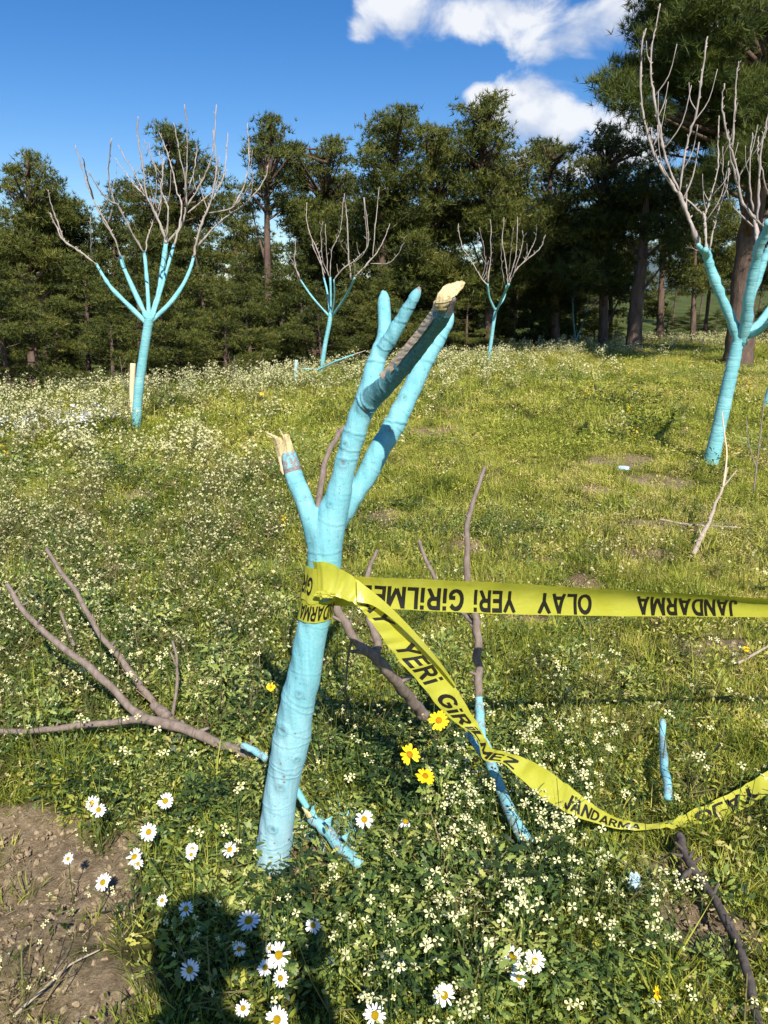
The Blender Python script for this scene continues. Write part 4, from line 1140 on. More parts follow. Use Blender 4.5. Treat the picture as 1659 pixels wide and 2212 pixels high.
for k, (key, C, L) in enumerate(AX):
    pos = 0.03
    while pos < L[-1] - .02:
        tiltx, tilty = rr_.normal(0, .18, 2); amp = rr_.uniform(.0002, .0011) * (1.5 if rr_.random() < .25 else 1); wd = rr_.uniform(.0020, .0034)
        ll = lon + co[:, 0] * tiltx + co[:, 2] * 0 + 0.0016 * np.sin(co[:, 0] * 75 + pos * 90) + .0007 * np.sin(co[:, 0] * 310 + pos * 50) - pos - tiltx * C[min(len(C) - 1, int(pos / L[-1] * len(C))), 0]
        g = np.exp(-(ll / wd) ** 2) - .5 * np.exp(-((ll + wd * 1.6) / wd) ** 2)
        disp += np.where(own == k, amp * g, 0)
        crease += np.where(own == k, (amp / .0016) * np.clip(.35 + .9 * np.sin(co[:, 0] * 60 + pos * 300), 0, 1) * np.exp(-((ll + wd * 1.4) / (wd * .6)) ** 2), 0)
        pos += rr_.choice([rr_.uniform(.012, .03), rr_.uniform(.04, .10)])
    if key == 'broken':
        for p_, a_ in ((.030, .0030), (.044, .0024), (.115, .0014), (.20, .0012), (.285, .0012)):
            disp += np.where(own == k, a_ * np.exp(-((lon + .3 * (co[:, 0] - C[0, 0]) * 0 - p_ + .004 * np.sin(co[:, 0] * 120)) / .0034) ** 2), 0)
# slow lumps
disp += .0008 * np.sin(co[:, 2] * 31 + co[:, 0] * 60) + .0004 * np.sin(co[:, 2] * 73 + co[:, 0] * 130 + 2) + .0006 * np.sin(co[:, 0] * 260 + co[:, 2] * 33)
KN = []
for px, py, dy, rad_ in [(668, 1338, -.04, .009), (646, 1500, -.042, .011), (615, 1575, -.03, .010), (640, 1640, -.04, .008), (606, 1700, -.04, .010), (712, 1090, -.03, .009), (742, 1000, -.02, .009), (745, 960, -.02, .008), (842, 930, .05, .008), (660, 1075, -.01, .007), (790, 880, -.02, .010), (872, 858, .07, .008), (590, 1790, -.04, .011)]:
    c = mp(px, py, dy); d_ = np.linalg.norm(co - c, axis=1); d_ = np.maximum(0, d_ - d_.min())
    disp += .0028 * np.exp(-(d_ / rad_) ** 2) - .0030 * np.exp(-(d_ / (rad_ * .38)) ** 2)
    crease += .9 * np.exp(-((d_ - rad_ * .75) / (rad_ * .22)) ** 2) * .6 + .9 * np.exp(-(d_ / (rad_ * .35)) ** 2)
    KN.append(d_ / rad_)
co2 = co + nr * disp[:, None]
me.vertices.foreach_set('co', co2.astype(np.float32).ravel())
def near(px, py, dy, r, amt=1.0):
    global bare
    c = mp(px, py, dy); d = np.linalg.norm(co - c, axis=1)
    bare = np.maximum(bare, amt * np.clip(1.3 - d / r, 0, 1))
chalk = np.clip(1.05 - (co[:, 2]) / .62, 0, 1) * .95 + .12
kk = {n: i for i, (n, _, _) in enumerate(AX)}
lf = own == kk['left']; bare = np.where(lf, np.clip((lon - (tot - .052)) / .010, 0, 1) * (.50 + .5 * (np.abs(lon - (tot - .045)) < .007)), bare)
for k2, ln in (('fork_a', .009), ('fork_b', .014), ('right', .006)):
    bare = np.where(own == kk[k2], np.maximum(bare, .75 * np.clip((lon - (tot - ln)) / .012, 0, 1)), bare)
bare = np.where(own == kk['broken'], np.maximum(bare, .70 * np.clip((lon - (tot - .045)) / .02, 0, 1)), bare)
near(817, 718, -.02, .022, .8); near(812, 735, -.02, .012, .5); near(823, 760, -.03, .010, .45); near(862, 905, .03, .008, .5)
for i in range(26):
    t = rr_.uniform(); pl = SK['trunk'][1:8]; a = pl[int(t * 6)]; b = pl[min(6, int(t * 6) + 1)]; f = rr_.uniform()
    near(a[0] + (b[0] - a[0]) * f + rr_.uniform(-30, 30), a[1] + (b[1] - a[1]) * f, -.045, rr_.uniform(.003, .006), .75)
for d_ in KN: bare = np.maximum(bare, .55 * np.clip(1.0 - d_ / .6, 0, 1))
bare = np.maximum(bare, .42 * np.clip(1 - co[:, 2] / .10, 0, 1))
me.update()
vn = np.empty(nv * 3, np.float32); me.vertex_normals.foreach_get('vector', vn); vn = vn.reshape(-1, 3)
nf = len(me.polygons); fv = np.empty(len(me.loops), np.int32); me.loops.foreach_get('vertex_index', fv)
assert len(fv) == nf * 4
fv = fv.reshape(-1, 4)
BT = thing('broken_tree', 'large broken turquoise-painted tree in the foreground with yellow tape tied round its trunk', 'painted tree', (-.33, 1.75, 0))
bto = np.array(BT.location)
fo = np.median(own[fv], axis=1).astype(int)
for k in range(1, len(AX)):
    ids = np.nonzero(fo == k)[0]
    if not len(ids): continue
    par = {}
    def find(a):
        while par[a] != a: par[a] = par[par[a]]; a = par[a]
        return a
    for f in ids:
        q = [int(x) for x in fv[f]]
        for x in q: par.setdefault(x, x)
        r0 = find(q[0])
        for x in q[1:]: par[find(x)] = r0
    roots = np.array([find(int(fv[f][0])) for f in ids]); u_, c_ = np.unique(roots, return_counts=True)
    fo[ids[roots != u_[c_.argmax()]]] = 0
PARTN = {'trunk': ('trunk', None), 'left': ('broken_limb', 'short snapped left limb ending in pale splinters'), 'fork_a': ('limb', 'upright sawn stub'), 'fork_b': ('limb', 'right-leaning sawn stub'),
         'broken': ('broken_limb', 'shaded limb bent toward the viewer with torn pale wood along its edge'), 'right': ('limb', 'long straight limb leaning right with a dark shadow band')}
for k, (key, _, _) in enumerate(AX):
    sel = fv[fo == k]
    if not len(sel): continue
    u, inv = np.unique(sel, return_inverse=True)
    pm = npmesh(PARTN[key][0], co2[u] - bto, inv.reshape(-1, 4), {'bare': bare[u], 'chalk': chalk[u], 'crease': np.clip(crease[u], 0, 1), 'thin': np.clip((lon[u] - .03) / .03, 0, 1) * (.72 if key == 'broken' else 0)})  # broken limb: colour darkened to stand in for shade, besides its thinner paint
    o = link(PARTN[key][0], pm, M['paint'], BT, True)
    pm.normals_split_custom_set_from_vertices(vn[u])
    if PARTN[key][1]: o['label'] = PARTN[key][1]
bpy.data.meshes.remove(me)

def shard(quads, thick, name, parent, mat, off=Vector((0, 0, 0)), wob=.0015, seed=1):
    """splinter: list of (left point, right point) pairs from base to tip, given thickness along +y, ragged"""
    r = random.Random(seed); v = []; f = []
    C = catmull([(*a, *b) for a, b in quads], 5); n = len(C)
    for i, c in enumerate(C):
        a, b = Vector(c[:3]), Vector(c[3:]); th = thick * (1 - .7 * i / n)
        for q, y in ((a, 0), (a.lerp(b, .33), -th * .5), (a.lerp(b, .66), -th * .4), (b, 0), (a.lerp(b, .6), th), (a.lerp(b, .3), th)):
            v.append(q + Vector((r.uniform(-wob, wob), y + r.uniform(-wob, wob) * .5, r.uniform(-wob, wob))) - off)
        if i:
            for k in range(6): f.append(((i - 1) * 6 + k, (i - 1) * 6 + (k + 1) % 6, i * 6 + (k + 1) % 6, i * 6 + k))
    f.append(tuple(range(5, -1, -1))); f.append(tuple((n - 1) * 6 + k for k in range(6)))
    me = bpy.data.meshes.new(name); me.from_pydata([tuple(x) for x in v], [], f)
    return link(name, me, mat, parent, False)
def V3(px, py, dy): return Vector(mp(px, py, dy))
OB = Vector(bto)
d = .03
shard([(V3(603, 1000, d), V3(622, 980, d)), (V3(596, 974, d), V3(616, 960, d - .004)), (V3(591, 954, d - .006), V3(608, 947, d - .008)), (V3(587, 946, d - .010), V3(600, 943, d - .010)), (V3(580, 939, d - .012), V3(588, 938, d - .012)), (V3(571, 932, d - .015), V3(573, 932, d - .015))], .012, 'splinter', BT, M['wood'], OB, .0007, 2)
shard([(V3(616, 984, d), V3(635, 974, d)), (V3(614, 962, d), V3(630, 956, d)), (V3(612, 946, d), V3(625, 941, d)), (V3(611, 939, d), V3(622, 937, d))], .012, 'splinter', BT, M['wood'], OB, .0007, 3)
shard([(V3(612, 948, d), V3(616, 947, d)), (V3(606, 934, d), V3(609, 933, d)), (V3(602, 924, d), V3(603, 924, d))], .003, 'splinter', BT, M['wood'], OB, .0004, 8)
shard([(V3(588, 948, d - .01), V3(592, 944, d - .01)), (V3(580, 944, d - .012), V3(582, 942, d - .012)), (V3(574, 941, d - .012), V3(575, 940, d - .012))], .002, 'splinter', BT, M['wood'], OB, .0004, 9)
shard([(V3(600, 988, d - .01), V3(606, 986, d - .01)), (V3(607, 1018, d - .015), V3(612, 1016, d - .015)), (V3(612, 1026, d - .015), V3(613, 1025, d - .015))], .004, 'splinter', BT, M['torn'], OB, .0007, 4)
# big pale split end of the limb that bends toward the viewer
e1 = -.352
shard([(V3(938, 672, e1), V3(962, 672, e1)), (V3(941, 654, e1 - .012), V3(972, 652, e1 - .012)), (V3(947, 634, e1 - .010), V3(978, 642, e1 - .012)), (V3(958, 619, e1 - .004), V3(986, 637, e1 - .008)), (V3(974, 612, e1), V3(993, 628, e1 - .004)), (V3(990, 607, e1 + .004), V3(1002, 619, e1)), (V3(999, 606, e1 + .006), V3(1006, 611, e1 + .004))],
      .014, 'split_wood', BT, M['wood'], OB, .0010, 5)
shard([(V3(933, 670, e1 + .012), V3(944, 668, e1)), (V3(940, 648, e1 + .006), V3(952, 644, e1)), (V3(953, 628, e1 + .006), V3(962, 624, e1)), (V3(966, 614, e1 + .008), V3(969, 616, e1 + .004))], .008, 'splinter', BT, M['torn'], OB, seed=6)
# pale torn strip running down the upper-left edge of that limb
strip = [(827, 818, -.075), (848, 796, -.115), (868, 771, -.158), (887, 748, -.195), (905, 726, -.230), (921, 704, -.268), (936, 684, -.300), (945, 668, -.322), (950, 655, -.340)]
shard([(V3(a - 9, b - 8, c + .020), V3(a + 3, b + 2, c - .020)) for a, b, c in strip], .008, 'torn_strip', BT, M['torn'], OB, .0007, 7)
# ------------------------------------------------------------------ barrier tape
def ribbon(rows, n=14, across=9, wr=0.0, seed=1):
    """rows: (top point, bottom point, bulge) -> function surface(u 0..len, v 0..1), plus grid"""
    C = catmull([(*a, *b, g) for a, b, g in rows], n)
    if wr:
        rq = np.random.default_rng(seed); m_ = len(C); ii = np.arange(m_)
        for c0 in range(0, 6):
            ns = np.interp(ii, np.arange(0, m_ + 3, 3), rq.normal(0, wr, len(np.arange(0, m_ + 3, 3)))); C[:, c0] += ns * (1 if c0 % 3 == 1 else .45)
        C[:, 6] += np.interp(ii, np.arange(0, m_ + 4, 4), rq.normal(0, wr * 1.3, len(np.arange(0, m_ + 4, 4))))
    mid = (C[:, :3] + C[:, 3:6]) / 2
    L = np.concatenate([[0], np.cumsum(np.linalg.norm(np.diff(mid, axis=0), axis=1))])
    def surf(u, v, off=0.0):
        c = np.array([np.interp(u, L, C[:, i]) for i in range(7)])
        c2 = np.array([np.interp(u + .004, L, C[:, i]) for i in range(7)])
        c1 = np.array([np.interp(u - .004, L, C[:, i]) for i in range(7)])
        a, b = c[:3], c[3:6]; tan = (c2[:3] + c2[3:6] - c1[:3] - c1[3:6]); wv = b - a
        nn = np.cross(tan, wv); nn /= np.linalg.norm(nn) + 1e-12
        return a + wv * v + nn * (c[6] * math.sin(math.pi * v) + off)
    return surf, L[-1]
def ribbon_mesh(surf, Ln, name, parent, off, du=.006, nv_=9):
    n = max(4, int(Ln / du)); v = []; f = []
    for i in range(n + 1):
        for j in range(nv_): v.append(surf(Ln * i / n, j / (nv_ - 1)) - off)
    for i in range(n):
        for j in range(nv_ - 1):
            a = i * nv_ + j; f.append((a, a + 1, a + nv_ + 1, a + nv_))
    me = npmesh(name, v, f)
    o = link(name, me, M['tape'], parent)
    return o
def arc(cx, cy, rx, ry, a0, a1, n=9):
    return [(cx + rx * math.cos(R(a0 + (a1 - a0) * i / (n - 1))), cy + ry * math.sin(R(a0 + (a1 - a0) * i / (n - 1)))) for i in range(n)]
# heavy block capitals: letter -> (width, strokes)
GLY = {
 'A': (.92, [[(.10, 0), (.46, .96)], [(.46, .96), (.82, 0)], [(.24, .26), (.68, .26)]]),
 'D': (.86, [[(.12, 0), (.12, 1)], [(.12, .91), (.38, .91)] + arc(.38, .5, .36, .41, 90, -90) + [(.12, .09)]]),
 'E': (.72, [[(.12, 0), (.12, 1)], [(.12, .91), (.70, .91)], [(.12, .51), (.64, .51)], [(.12, .09), (.70, .09)]]),
 'G': (.90, [arc(.47, .5, .36, .41, 42, 330, 15) + [(.78, .42)], [(.50, .44), (.86, .44)]]),
 'J': (.62, [[(.50, 1), (.50, .34)] + arc(.29, .32, .21, .23, 0, -180)]),
 'L': (.68, [[(.12, 0), (.12, 1)], [(.12, .09), (.66, .09)]]),
 'M': (1.04, [[(.11, 0), (.11, 1)], [(.13, .96), (.52, .12)], [(.52, .12), (.91, .96)], [(.93, 0), (.93, 1)]]),
 'N': (.86, [[(.11, 0), (.11, 1)], [(.12, .94), (.74, .06)], [(.75, 0), (.75, 1)]]),
 'O': (.94, [arc(.47, .5, .37, .41, 0, 360, 19)]),
 'R': (.84, [[(.12, 0), (.12, 1)], [(.12, .91), (.45, .91)] + arc(.45, .71, .23, .20, 90, -90, 7) + [(.12, .51)], [(.42, .50), (.74, 0)]]),
 'Y': (.86, [[(.08, 1), (.43, .46)], [(.78, 1), (.43, .46)], [(.43, .50), (.43, 0)]]),
 'Z': (.78, [[(.06, .91), (.72, .91)], [(.66, .88), (.12, .12)], [(.06, .09), (.74, .09)]]),
 'i': (.30, [[(.15, 0), (.15, .70)], [(.15, .82), (.15, 1)]]),
}
def textpoly(s):
    quads = []; x = 0
    for ch in s:
        w, strokes = GLY[ch]
        for st in strokes:
            pl = [Vector((a, b)) for a, b in st]
            for p, q in zip(pl, pl[1:]):
                d = q - p; L_ = d.length
                if L_ < 1e-6: continue
                d /= L_; nn = Vector((-d.y, d.x)); th = .095 if abs(d.y) < .4 else .108
                ex = .02 if len(pl) > 2 else 0
                k = max(1, int(L_ / .14)); p0, q0 = p - d * ex, q + d * ex
                for i in range(k):
                    a, b = p0.lerp(q0, i / k), p0.lerp(q0, (i + 1) / k)
                    quads.append([(c.x + x + .10 * c.y, min(1, max(0, c.y))) for c in (a - nn * th, b - nn * th, b + nn * th, a + nn * th)])
        x += w + .07
    x += .03
    return [(a / x, b) for qd in quads for a, b in qd], [tuple(range(4 * i, 4 * i + 4)) for i in range(len(quads))]
def print_text(s, surf, u0, u1, v0, v1, parent, off, both=True):
    """letters laid on both faces of the film; text x runs u0->u1, text bottom at v0, top at v1"""
    vs, fs = textpoly(s)
    for sd in ((1, -1) if both else (1,)):
        V = [tuple(surf(u0 + (u1 - u0) * x, v0 + (v1 - v0) * y, sd * (.0007 + .00004 * ((i // 4) % 5))) - off) for i, (x, y) in enumerate(vs)]
        me = bpy.data.meshes.new('printed_word'); me.from_pydata(V, [], fs)
        link('printed_word', me, M['ink'], parent, False)

# 1: taut tape running right from behind the knot
T1 = thing('barrier_tape', 'taut yellow police tape with black upside-down lettering running from the trunk to the right edge', 'barrier tape', tuple(PY(745, 1280, Y0)), 'strips of yellow police tape')
o1 = np.array(T1.location)
def tp(px, py, Y): return np.array(PY(px, py, Y))
rows = []
for px, yt, yb, Yt, Yb, g in [(712, 1246, 1308, 1.80, 1.80, .004), (760, 1245, 1310, 1.76, 1.76, .006), (830, 1248, 1314, 1.74, 1.745, .008), (930, 1252, 1320, 1.74, 1.75, .009), (1050, 1257, 1325, 1.75, 1.765, .010), (1200, 1266, 1329, 1.77, 1.79, .011),
                              (1350, 1275, 1331, 1.80, 1.83, .012), (1500, 1284, 1332, 1.83, 1.87, .012), (1659, 1293, 1334, 1.87, 1.915, .012), (1850, 1303, 1342, 1.92, 1.97, .012), (2150, 1316, 1356, 2.0, 2.05, .012)]:
    rows.append((tp(px, yt, Yt), tp(px, yb, Yb), g))
s1, L1 = ribbon(rows, wr=.0007, seed=3)
ribbon_mesh(s1, L1, 'film', T1, o1)
def u_at(surf, Ln, px, v=.5):
    us = np.linspace(0, Ln, 400); xs = [proj(surf(u, v))[0] for u in us]
    return float(us[int(np.argmin([abs(x - px) for x in xs]))])
for s, xa, xb in [('GiRiLMEZ', 1002, 775), ('YERi', 1116, 1020), ('OLAY', 1280, 1158), ('JANDARMA', 1592, 1374), ('GiRiLMEZ', 1930, 1720)]:
    print_text(s, s1, u_at(s1, L1, xa), u_at(s1, L1, xb), .30, .97, T1, o1)

# 2: wrap round the trunk, knot and loose tail
T2 = thing('barrier_tape', 'loose yellow police tape knotted round the trunk and sagging right into the grass', 'barrier tape', tuple(PY(700, 1270, Y0)), 'strips of yellow police tape')
o2 = np.array(T2.location)
def wrap(py_t, py_b, a0, a1, n, rad, wr, name, seed, txt=None, tp_=None):
    """band round the trunk between two photo heights; angle 0 faces the viewer, positive to the right"""
    r = np.random.default_rng(seed)
    ct, cb = mp(np.interp(py_t, [1110, 1170, 1230, 1300, 1372], [718, 704, 698, 686, 672]), py_t), mp(np.interp(py_b, [1110, 1170, 1230, 1300, 1372], [718, 704, 698, 686, 672]), py_b)
    rws = []
    for i in range(n):
        a = a0 + (a1 - a0) * i / (n - 1); dx, dy = math.sin(a), -math.cos(a)
        w1, w2 = r.normal(0, wr, 2)
        q = tp_(i / (n - 1)) if tp_ else (0, 0)
        up = np.array([.1, 0, 1.0])
        rws.append((ct + np.array([dx, dy, 0]) * (rad + w1) + up * q[0], cb + np.array([dx, dy, 0]) * (rad + w2) + up * q[1], r.normal(.001, wr)))
    sf, Ln = ribbon(rws, 8)
    ribbon_mesh(sf, Ln, name, T2, o2, .004, 11)
    return sf, Ln
rt = W2(70, 0, 1290)
sf, Ln = wrap(1286, 1331, -3.3, 3.2, 22, rt + .0032, .0007, 'lower_wrap', 1)
print_text('JANDARMA', sf, Ln * .80, Ln * .34, .20, .92, T2, o2)
# upper bunched band: top edge descends to the right, lower edge gathers
sf, Ln = wrap(1216, 1290, -2.9, 1.15, 18, rt + .0055, .0016, 'upper_wrap', 2,
              tp_=lambda t: (-.018 * max(0, t - .72) / .28, .010 * max(0, t - .4) / .6 + .006 * math.sin(t * 17)))
print_text('GiR', sf, Ln * .62, Ln * .40, .26, .80, T2, o2)
# back loop joining behind
wrap(1235, 1300, 1.2, 3.6, 10, rt + .0045, .001, 'rear_wrap', 3)
# knot flap and tail
YT = Y0 - .052
rows = [(tp(668, 1214, YT + .028), tp(664, 1286, YT + .028), .002), (tp(690, 1213, YT), tp(690, 1291, YT - .002), .004), (tp(712, 1217, YT - .004), tp(704, 1284, YT - .010), .006), (tp(740, 1232, YT - .006), tp(722, 1286, YT - .014), .004), (tp(768, 1250, YT - .004), tp(748, 1298, YT - .02), .002),
        (tp(792, 1270, YT - .004), tp(766, 1304, YT - .03), .002), (tp(820, 1298, YT + .02), tp(780, 1316, YT - .02), -.006), (tp(852, 1330, YT + .03), tp(798, 1338, YT - .02), -.010), (tp(888, 1368, YT + .04), tp(828, 1381, YT - .01), -.010), (tp(928, 1412, YT + .045), tp(864, 1427, YT), -.008),
        (tp(964, 1452, YT + .05), tp(906, 1475, YT + .01), -.005), (tp(1000, 1510, YT + .055), tp(948, 1526, YT + .025), -.004), (tp(1030, 1562, YT + .06), tp(994, 1568, YT + .04), -.003), (tp(1048, 1592, YT + .06), tp(1030, 1596, YT + .045), -.001),
        (tp(1062, 1616, YT + .07), tp(1044, 1640, YT + .06), .0), (tp(1096, 1626, YT + .09), tp(1084, 1650, YT + .075), .002), (tp(1140, 1642, YT + .10), tp(1122, 1680, YT + .08), .003), (tp(1190, 1668, YT + .11), tp(1172, 1722, YT + .085), .003),
        (tp(1240, 1706, YT + .12), tp(1225, 1755, YT + .09), .003), (tp(1290, 1744, YT + .12), tp(1280, 1775, YT + .10), .002), (tp(1335, 1766, YT + .13), tp(1330, 1790, YT + .12), .001), (tp(1385, 1779, YT + .15), tp(1386, 1792, YT + .13), .000),
        (tp(1440, 1774, YT + .20), tp(1440, 1789, YT + .17), .001), (tp(1490, 1752, YT + .24), tp(1492, 1784, YT + .20), .003), (tp(1545, 1728, YT + .28), tp(1550, 1772, YT + .23), .004), (tp(1600, 1702, YT + .32), tp(1610, 1745, YT + .26), .004),
        (tp(1665, 1662, YT + .37), tp(1675, 1708, YT + .30), .004), (tp(1800, 1590, YT + .5), tp(1815, 1650, YT + .42), .004), (tp(2050, 1480, YT + .7), tp(2060, 1550, YT + .62), .004)]
s2, L2 = ribbon(rows, 12, wr=.0022, seed=4)
ribbon_mesh(s2, L2, 'film', T2, o2, .005, 11)
for s, xa, xb, va, vb in [('AY', 790, 845, .88, .26), ('YERi', 874, 944, .90, .24), ('GiRiLMEZ', 960, 1118, .88, .26), ('JANDARMA', 1222, 1384, .88, .22), ('OLAY', 1500, 1635, .20, .88), ('YERi', 1680, 1760, .2, .88)]:
    print_text(s, s2, u_at(s2, L2, xa), u_at(s2, L2, xb), va, vb, T2, o2)
# folded-over edge running down the near side of the loose strand
rows = [(tp(770, 1252, YT - .012), tp(772, 1300, YT - .036), .001), (tp(800, 1274, YT - .012), tp(800, 1306, YT - .034), .001), (tp(838, 1306, YT - .004), tp(828, 1322, YT - .026), .001), (tp(878, 1346, YT + .010), tp(866, 1354, YT - .012), .001),
        (tp(920, 1392, YT + .026), tp(910, 1398, YT + .004), .0), (tp(958, 1440, YT + .040), tp(952, 1444, YT + .022), .0), (tp(986, 1482, YT + .048), tp(983, 1484, YT + .038), .0)]
s3, L3 = ribbon(rows, 10)
ribbon_mesh(s3, L3, 'folded_edge', T2, o2, .005, 6)
# crumpled knot
def crumple(name, c, size, seed, mat, parent, off, sub=3, sc=(1, 1, 1)):
    bm = bmesh.new(); bmesh.ops.create_icosphere(bm, subdivisions=sub, radius=1)
    for v in bm.verts:
        p = v.co.copy(); n_ = noise.noise(p * 2.1 + Vector((seed, 0, 0))) * .5 + abs(noise.noise(p * 4.3 + Vector((0, seed, 0)))) * .5
        v.co = Vector((p.x * sc[0], p.y * sc[1], p.z * sc[2])) * size * (0.75 + n_)
    me = bpy.data.meshes.new(name); bm.to_mesh(me); bm.free()
    return link(name, me, mat, parent, False, Vector(c) - Vector(off))
crumple('knot', tp(702, 1284, YT - .010), .016, 3.1, M['tape'], T2, o2, 3, (1.7, .7, .7))

# ------------------------------------------------------------------ snapped branches lying in the grass
def stick(name, label, cat, segs, group=None, mat_default='twig', parts='branch', foot=None):
    """segs: list of (polyline of (px,py,Y), w0 px, w1 px, material)"""
    f0 = segs[0][0][0]; base = PY(*f0) if foot is None else foot
    t = thing(name, label, cat, base, group)
    for i, s in enumerate(segs):
        pl, w0, w1 = s[:3]; mat = s[3] if len(s) > 3 else mat_default; nm = s[4] if len(s) > 4 else parts
        pts = [PY(*q) for q in pl]; n = len(pts)
        rad = [(w0 + (w1 - w0) * j / (n - 1)) / FPX * ((pts[j] - CAM).y * CP - (pts[j] - CAM).z * SP) / 2 for j in range(n)]
        rs_ = random.Random(hash_(label) + i)
        C_ = catmull([(*p, q) for p, q in zip(pts, rad)], 3)
        for c in C_[1:-1]: c[:3] += np.array([rs_.gauss(0, 1) for _ in range(3)]) * c[3] * .13; c[3] *= rs_.uniform(.92, 1.08)
        mb = MB(); mb.tube([tuple(Vector(c[:3]) - base) for c in C_], list(C_[:, 3]), 12, 3, wob=.02, seed=hash_(label) + i)
        if mat in ('twig', 'root', 'dry'):
            for c in C_[2:-1]:
                if rs_.random() < .28:
                    a = Vector(c[:3]) - base; az = rs_.uniform(0, 6.28); d_ = Vector((math.cos(az), math.sin(az) * .4, rs_.uniform(.1, 1))).normalized(); ln = c[3] * rs_.uniform(1.6, 4)
                    mb.tube([tuple(a), tuple(a + d_ * ln)], [c[3] * .55, c[3] * .28], 6, 2)
        o = mb.build(nm, M[mat], t)
        if mat == 'paint':
            nvx = len(o.data.vertices)
            for an, val in (('bare', .34), ('chalk', .25)):
                z_ = np.array([v.co.z for v in o.data.vertices]); xx_ = np.array([v.co.x for v in o.data.vertices])
                a = o.data.attributes.new(an, 'FLOAT', 'POINT'); a.data.foreach_set('value', (val + (.16 * np.sin(xx_ * 95 + z_ * 140 + 1) if an == 'bare' else 0) + 0 * z_).astype(np.float32))
    return t
def hash_(s): return sum(ord(c) * (i + 1) for i, c in enumerate(s)) % 9973
stick('fallen_branch', 'long grey-brown forked branch lying in the grass left of the trunk', 'branch', [
    ([(560, 1640, 2.22), (520, 1622, 2.24), (475, 1608, 2.27), (420, 1583, 2.30), (370, 1566, 2.32), (305, 1551, 2.34)], 18, 24, 'twig', 'stem'),
    ([(310, 1553, 2.34), (280, 1556, 2.33), (180, 1566, 2.31), (90, 1577, 2.30), (0, 1578, 2.30), (-120, 1570, 2.30)], 17, 10),
    ([(312, 1552, 2.34), (285, 1530, 2.36), (215, 1462, 2.42), (130, 1392, 2.50), (60, 1330, 2.57), (15, 1262, 2.62)], 20, 10)])
stick('fallen_branch', 'thinner grey branch parallel to the forked one, leaning up to the left', 'branch', [
    ([(385, 1568, 2.40), (340, 1530, 2.44), (290, 1462, 2.52), (250, 1410, 2.60), (215, 1370, 2.66), (165, 1280, 2.78), (130, 1232, 2.86), (100, 1185, 2.92)], 17, 8),
    ([(360, 1550, 2.40), (345, 1535, 2.42), (330, 1522, 2.44)], 28, 16, 'twig', 'snapped_end')])
stick('fallen_branch', 'thin grey twig standing up above the forked branch', 'branch', [([(372, 1550, 2.42), (382, 1480, 2.46), (381, 1420, 2.50), (372, 1385, 2.54)], 8, 5), ([(382, 1440, 2.48), (368, 1408, 2.5)], 5, 3)])
stick('fallen_branch', 'small grey twig between the two left branches', 'branch', [([(160, 1395, 2.9), (145, 1360, 2.94), (130, 1320, 3.0)], 9, 6)])
stick('fallen_branch', 'thick brown branch rising behind the trunk to its upper left', 'branch', [
    ([(915, 1545, 2.36), (900, 1528, 2.33), (868, 1490, 2.22), (835, 1448, 2.13), (808, 1418, 2.10), (775, 1392, 2.09), (745, 1345, 2.08), (722, 1305, 2.09), (702, 1240, 2.12), (692, 1160, 2.16), (688, 1085, 2.2), (702, 1000, 2.26), (725, 950, 2.30), (744, 922, 2.32)], 27, 10, 'twig', 'stem'),
    ([(812, 1424, 2.10), (815, 1390, 2.12), (800, 1340, 2.16), (792, 1290, 2.20), (795, 1235, 2.24), (815, 1188, 2.28)], 20, 8),
    ([(760, 1380, 2.1), (752, 1420, 2.16), (745, 1500, 2.25)], 6, 4)])
stick('fallen_branch', 'tall brown branch standing up right of the trunk with a painted lower end', 'branch', [
    ([(1143, 1824, 1.76), (1122, 1790, 1.80), (1102, 1750, 1.86), (1080, 1700, 1.95), (1064, 1655, 1.98), (1050, 1620, 2.0), (1040, 1580, 2.03), (1036, 1540, 2.05), (1034, 1505, 2.07)], 30, 17, 'paint', 'painted_butt'),
    ([(1034, 1507, 2.07), (1033, 1460, 2.10), (1031, 1400, 2.13), (1031, 1340, 2.15)], 16, 18, 'twig', 'stem'),
    ([(1031, 1345, 2.15), (1012, 1262, 2.19), (1009, 1190, 2.22), (1012, 1120, 2.26), (1030, 1060, 2.30), (1048, 1008, 2.34)], 16, 8),
    ([(1030, 1352, 2.15), (1000, 1325, 2.2), (960, 1285, 2.26), (935, 1240, 2.32), (918, 1205, 2.36), (905, 1168, 2.4)], 12, 7)])
stick('fallen_limb', 'splintered turquoise-painted log lying right beside the foot of the trunk', 'log', [
    ([(672, 1766, 1.88), (700, 1792, 1.84), (737, 1830, 1.78), (776, 1868, 1.72)], 23, 27, 'paint', 'log_body')])
FL = bpy.data.objects['fallen_limb']; fb = FL.location.copy()
for q_, (pa, pb, pc) in enumerate([((664, 1768), (680, 1760), (652, 1744)), ((668, 1756), (686, 1768), (676, 1742)), ((700, 1772), (714, 1786), (716, 1764)), ((738, 1806), (748, 1818), (752, 1800))]):
    yy = 1.845 - .05 * max(0, q_ - 1)
    shard([(PY(*pa, yy), PY(*pb, yy)), ((PY(*pa, yy) * .5 + PY(*pc, yy) * .5), (PY(*pb, yy) * .5 + PY(*pc, yy) * .5)), (PY(*pc, yy), PY(pc[0] + 2, pc[1], yy))], .006, 'splinter', FL, M['chip'] if q_ else M['wood'], fb, .0006, 20 + q_)
t = thing('fallen_limb', 'thin turquoise-painted stick just above the splintered log', 'stick', PY(645, 1715, 1.88))
mb = MB(); b_ = PY(645, 1715, 1.88)
mb.tube([tuple(PY(a, b, c) - b_) for a, b, c in [(638, 1700, 1.90), (650, 1722, 1.88), (664, 1745, 1.85)]], [.009, .010, .008], 8, 4); o = mb.build('stick_body', M['paint'], t)
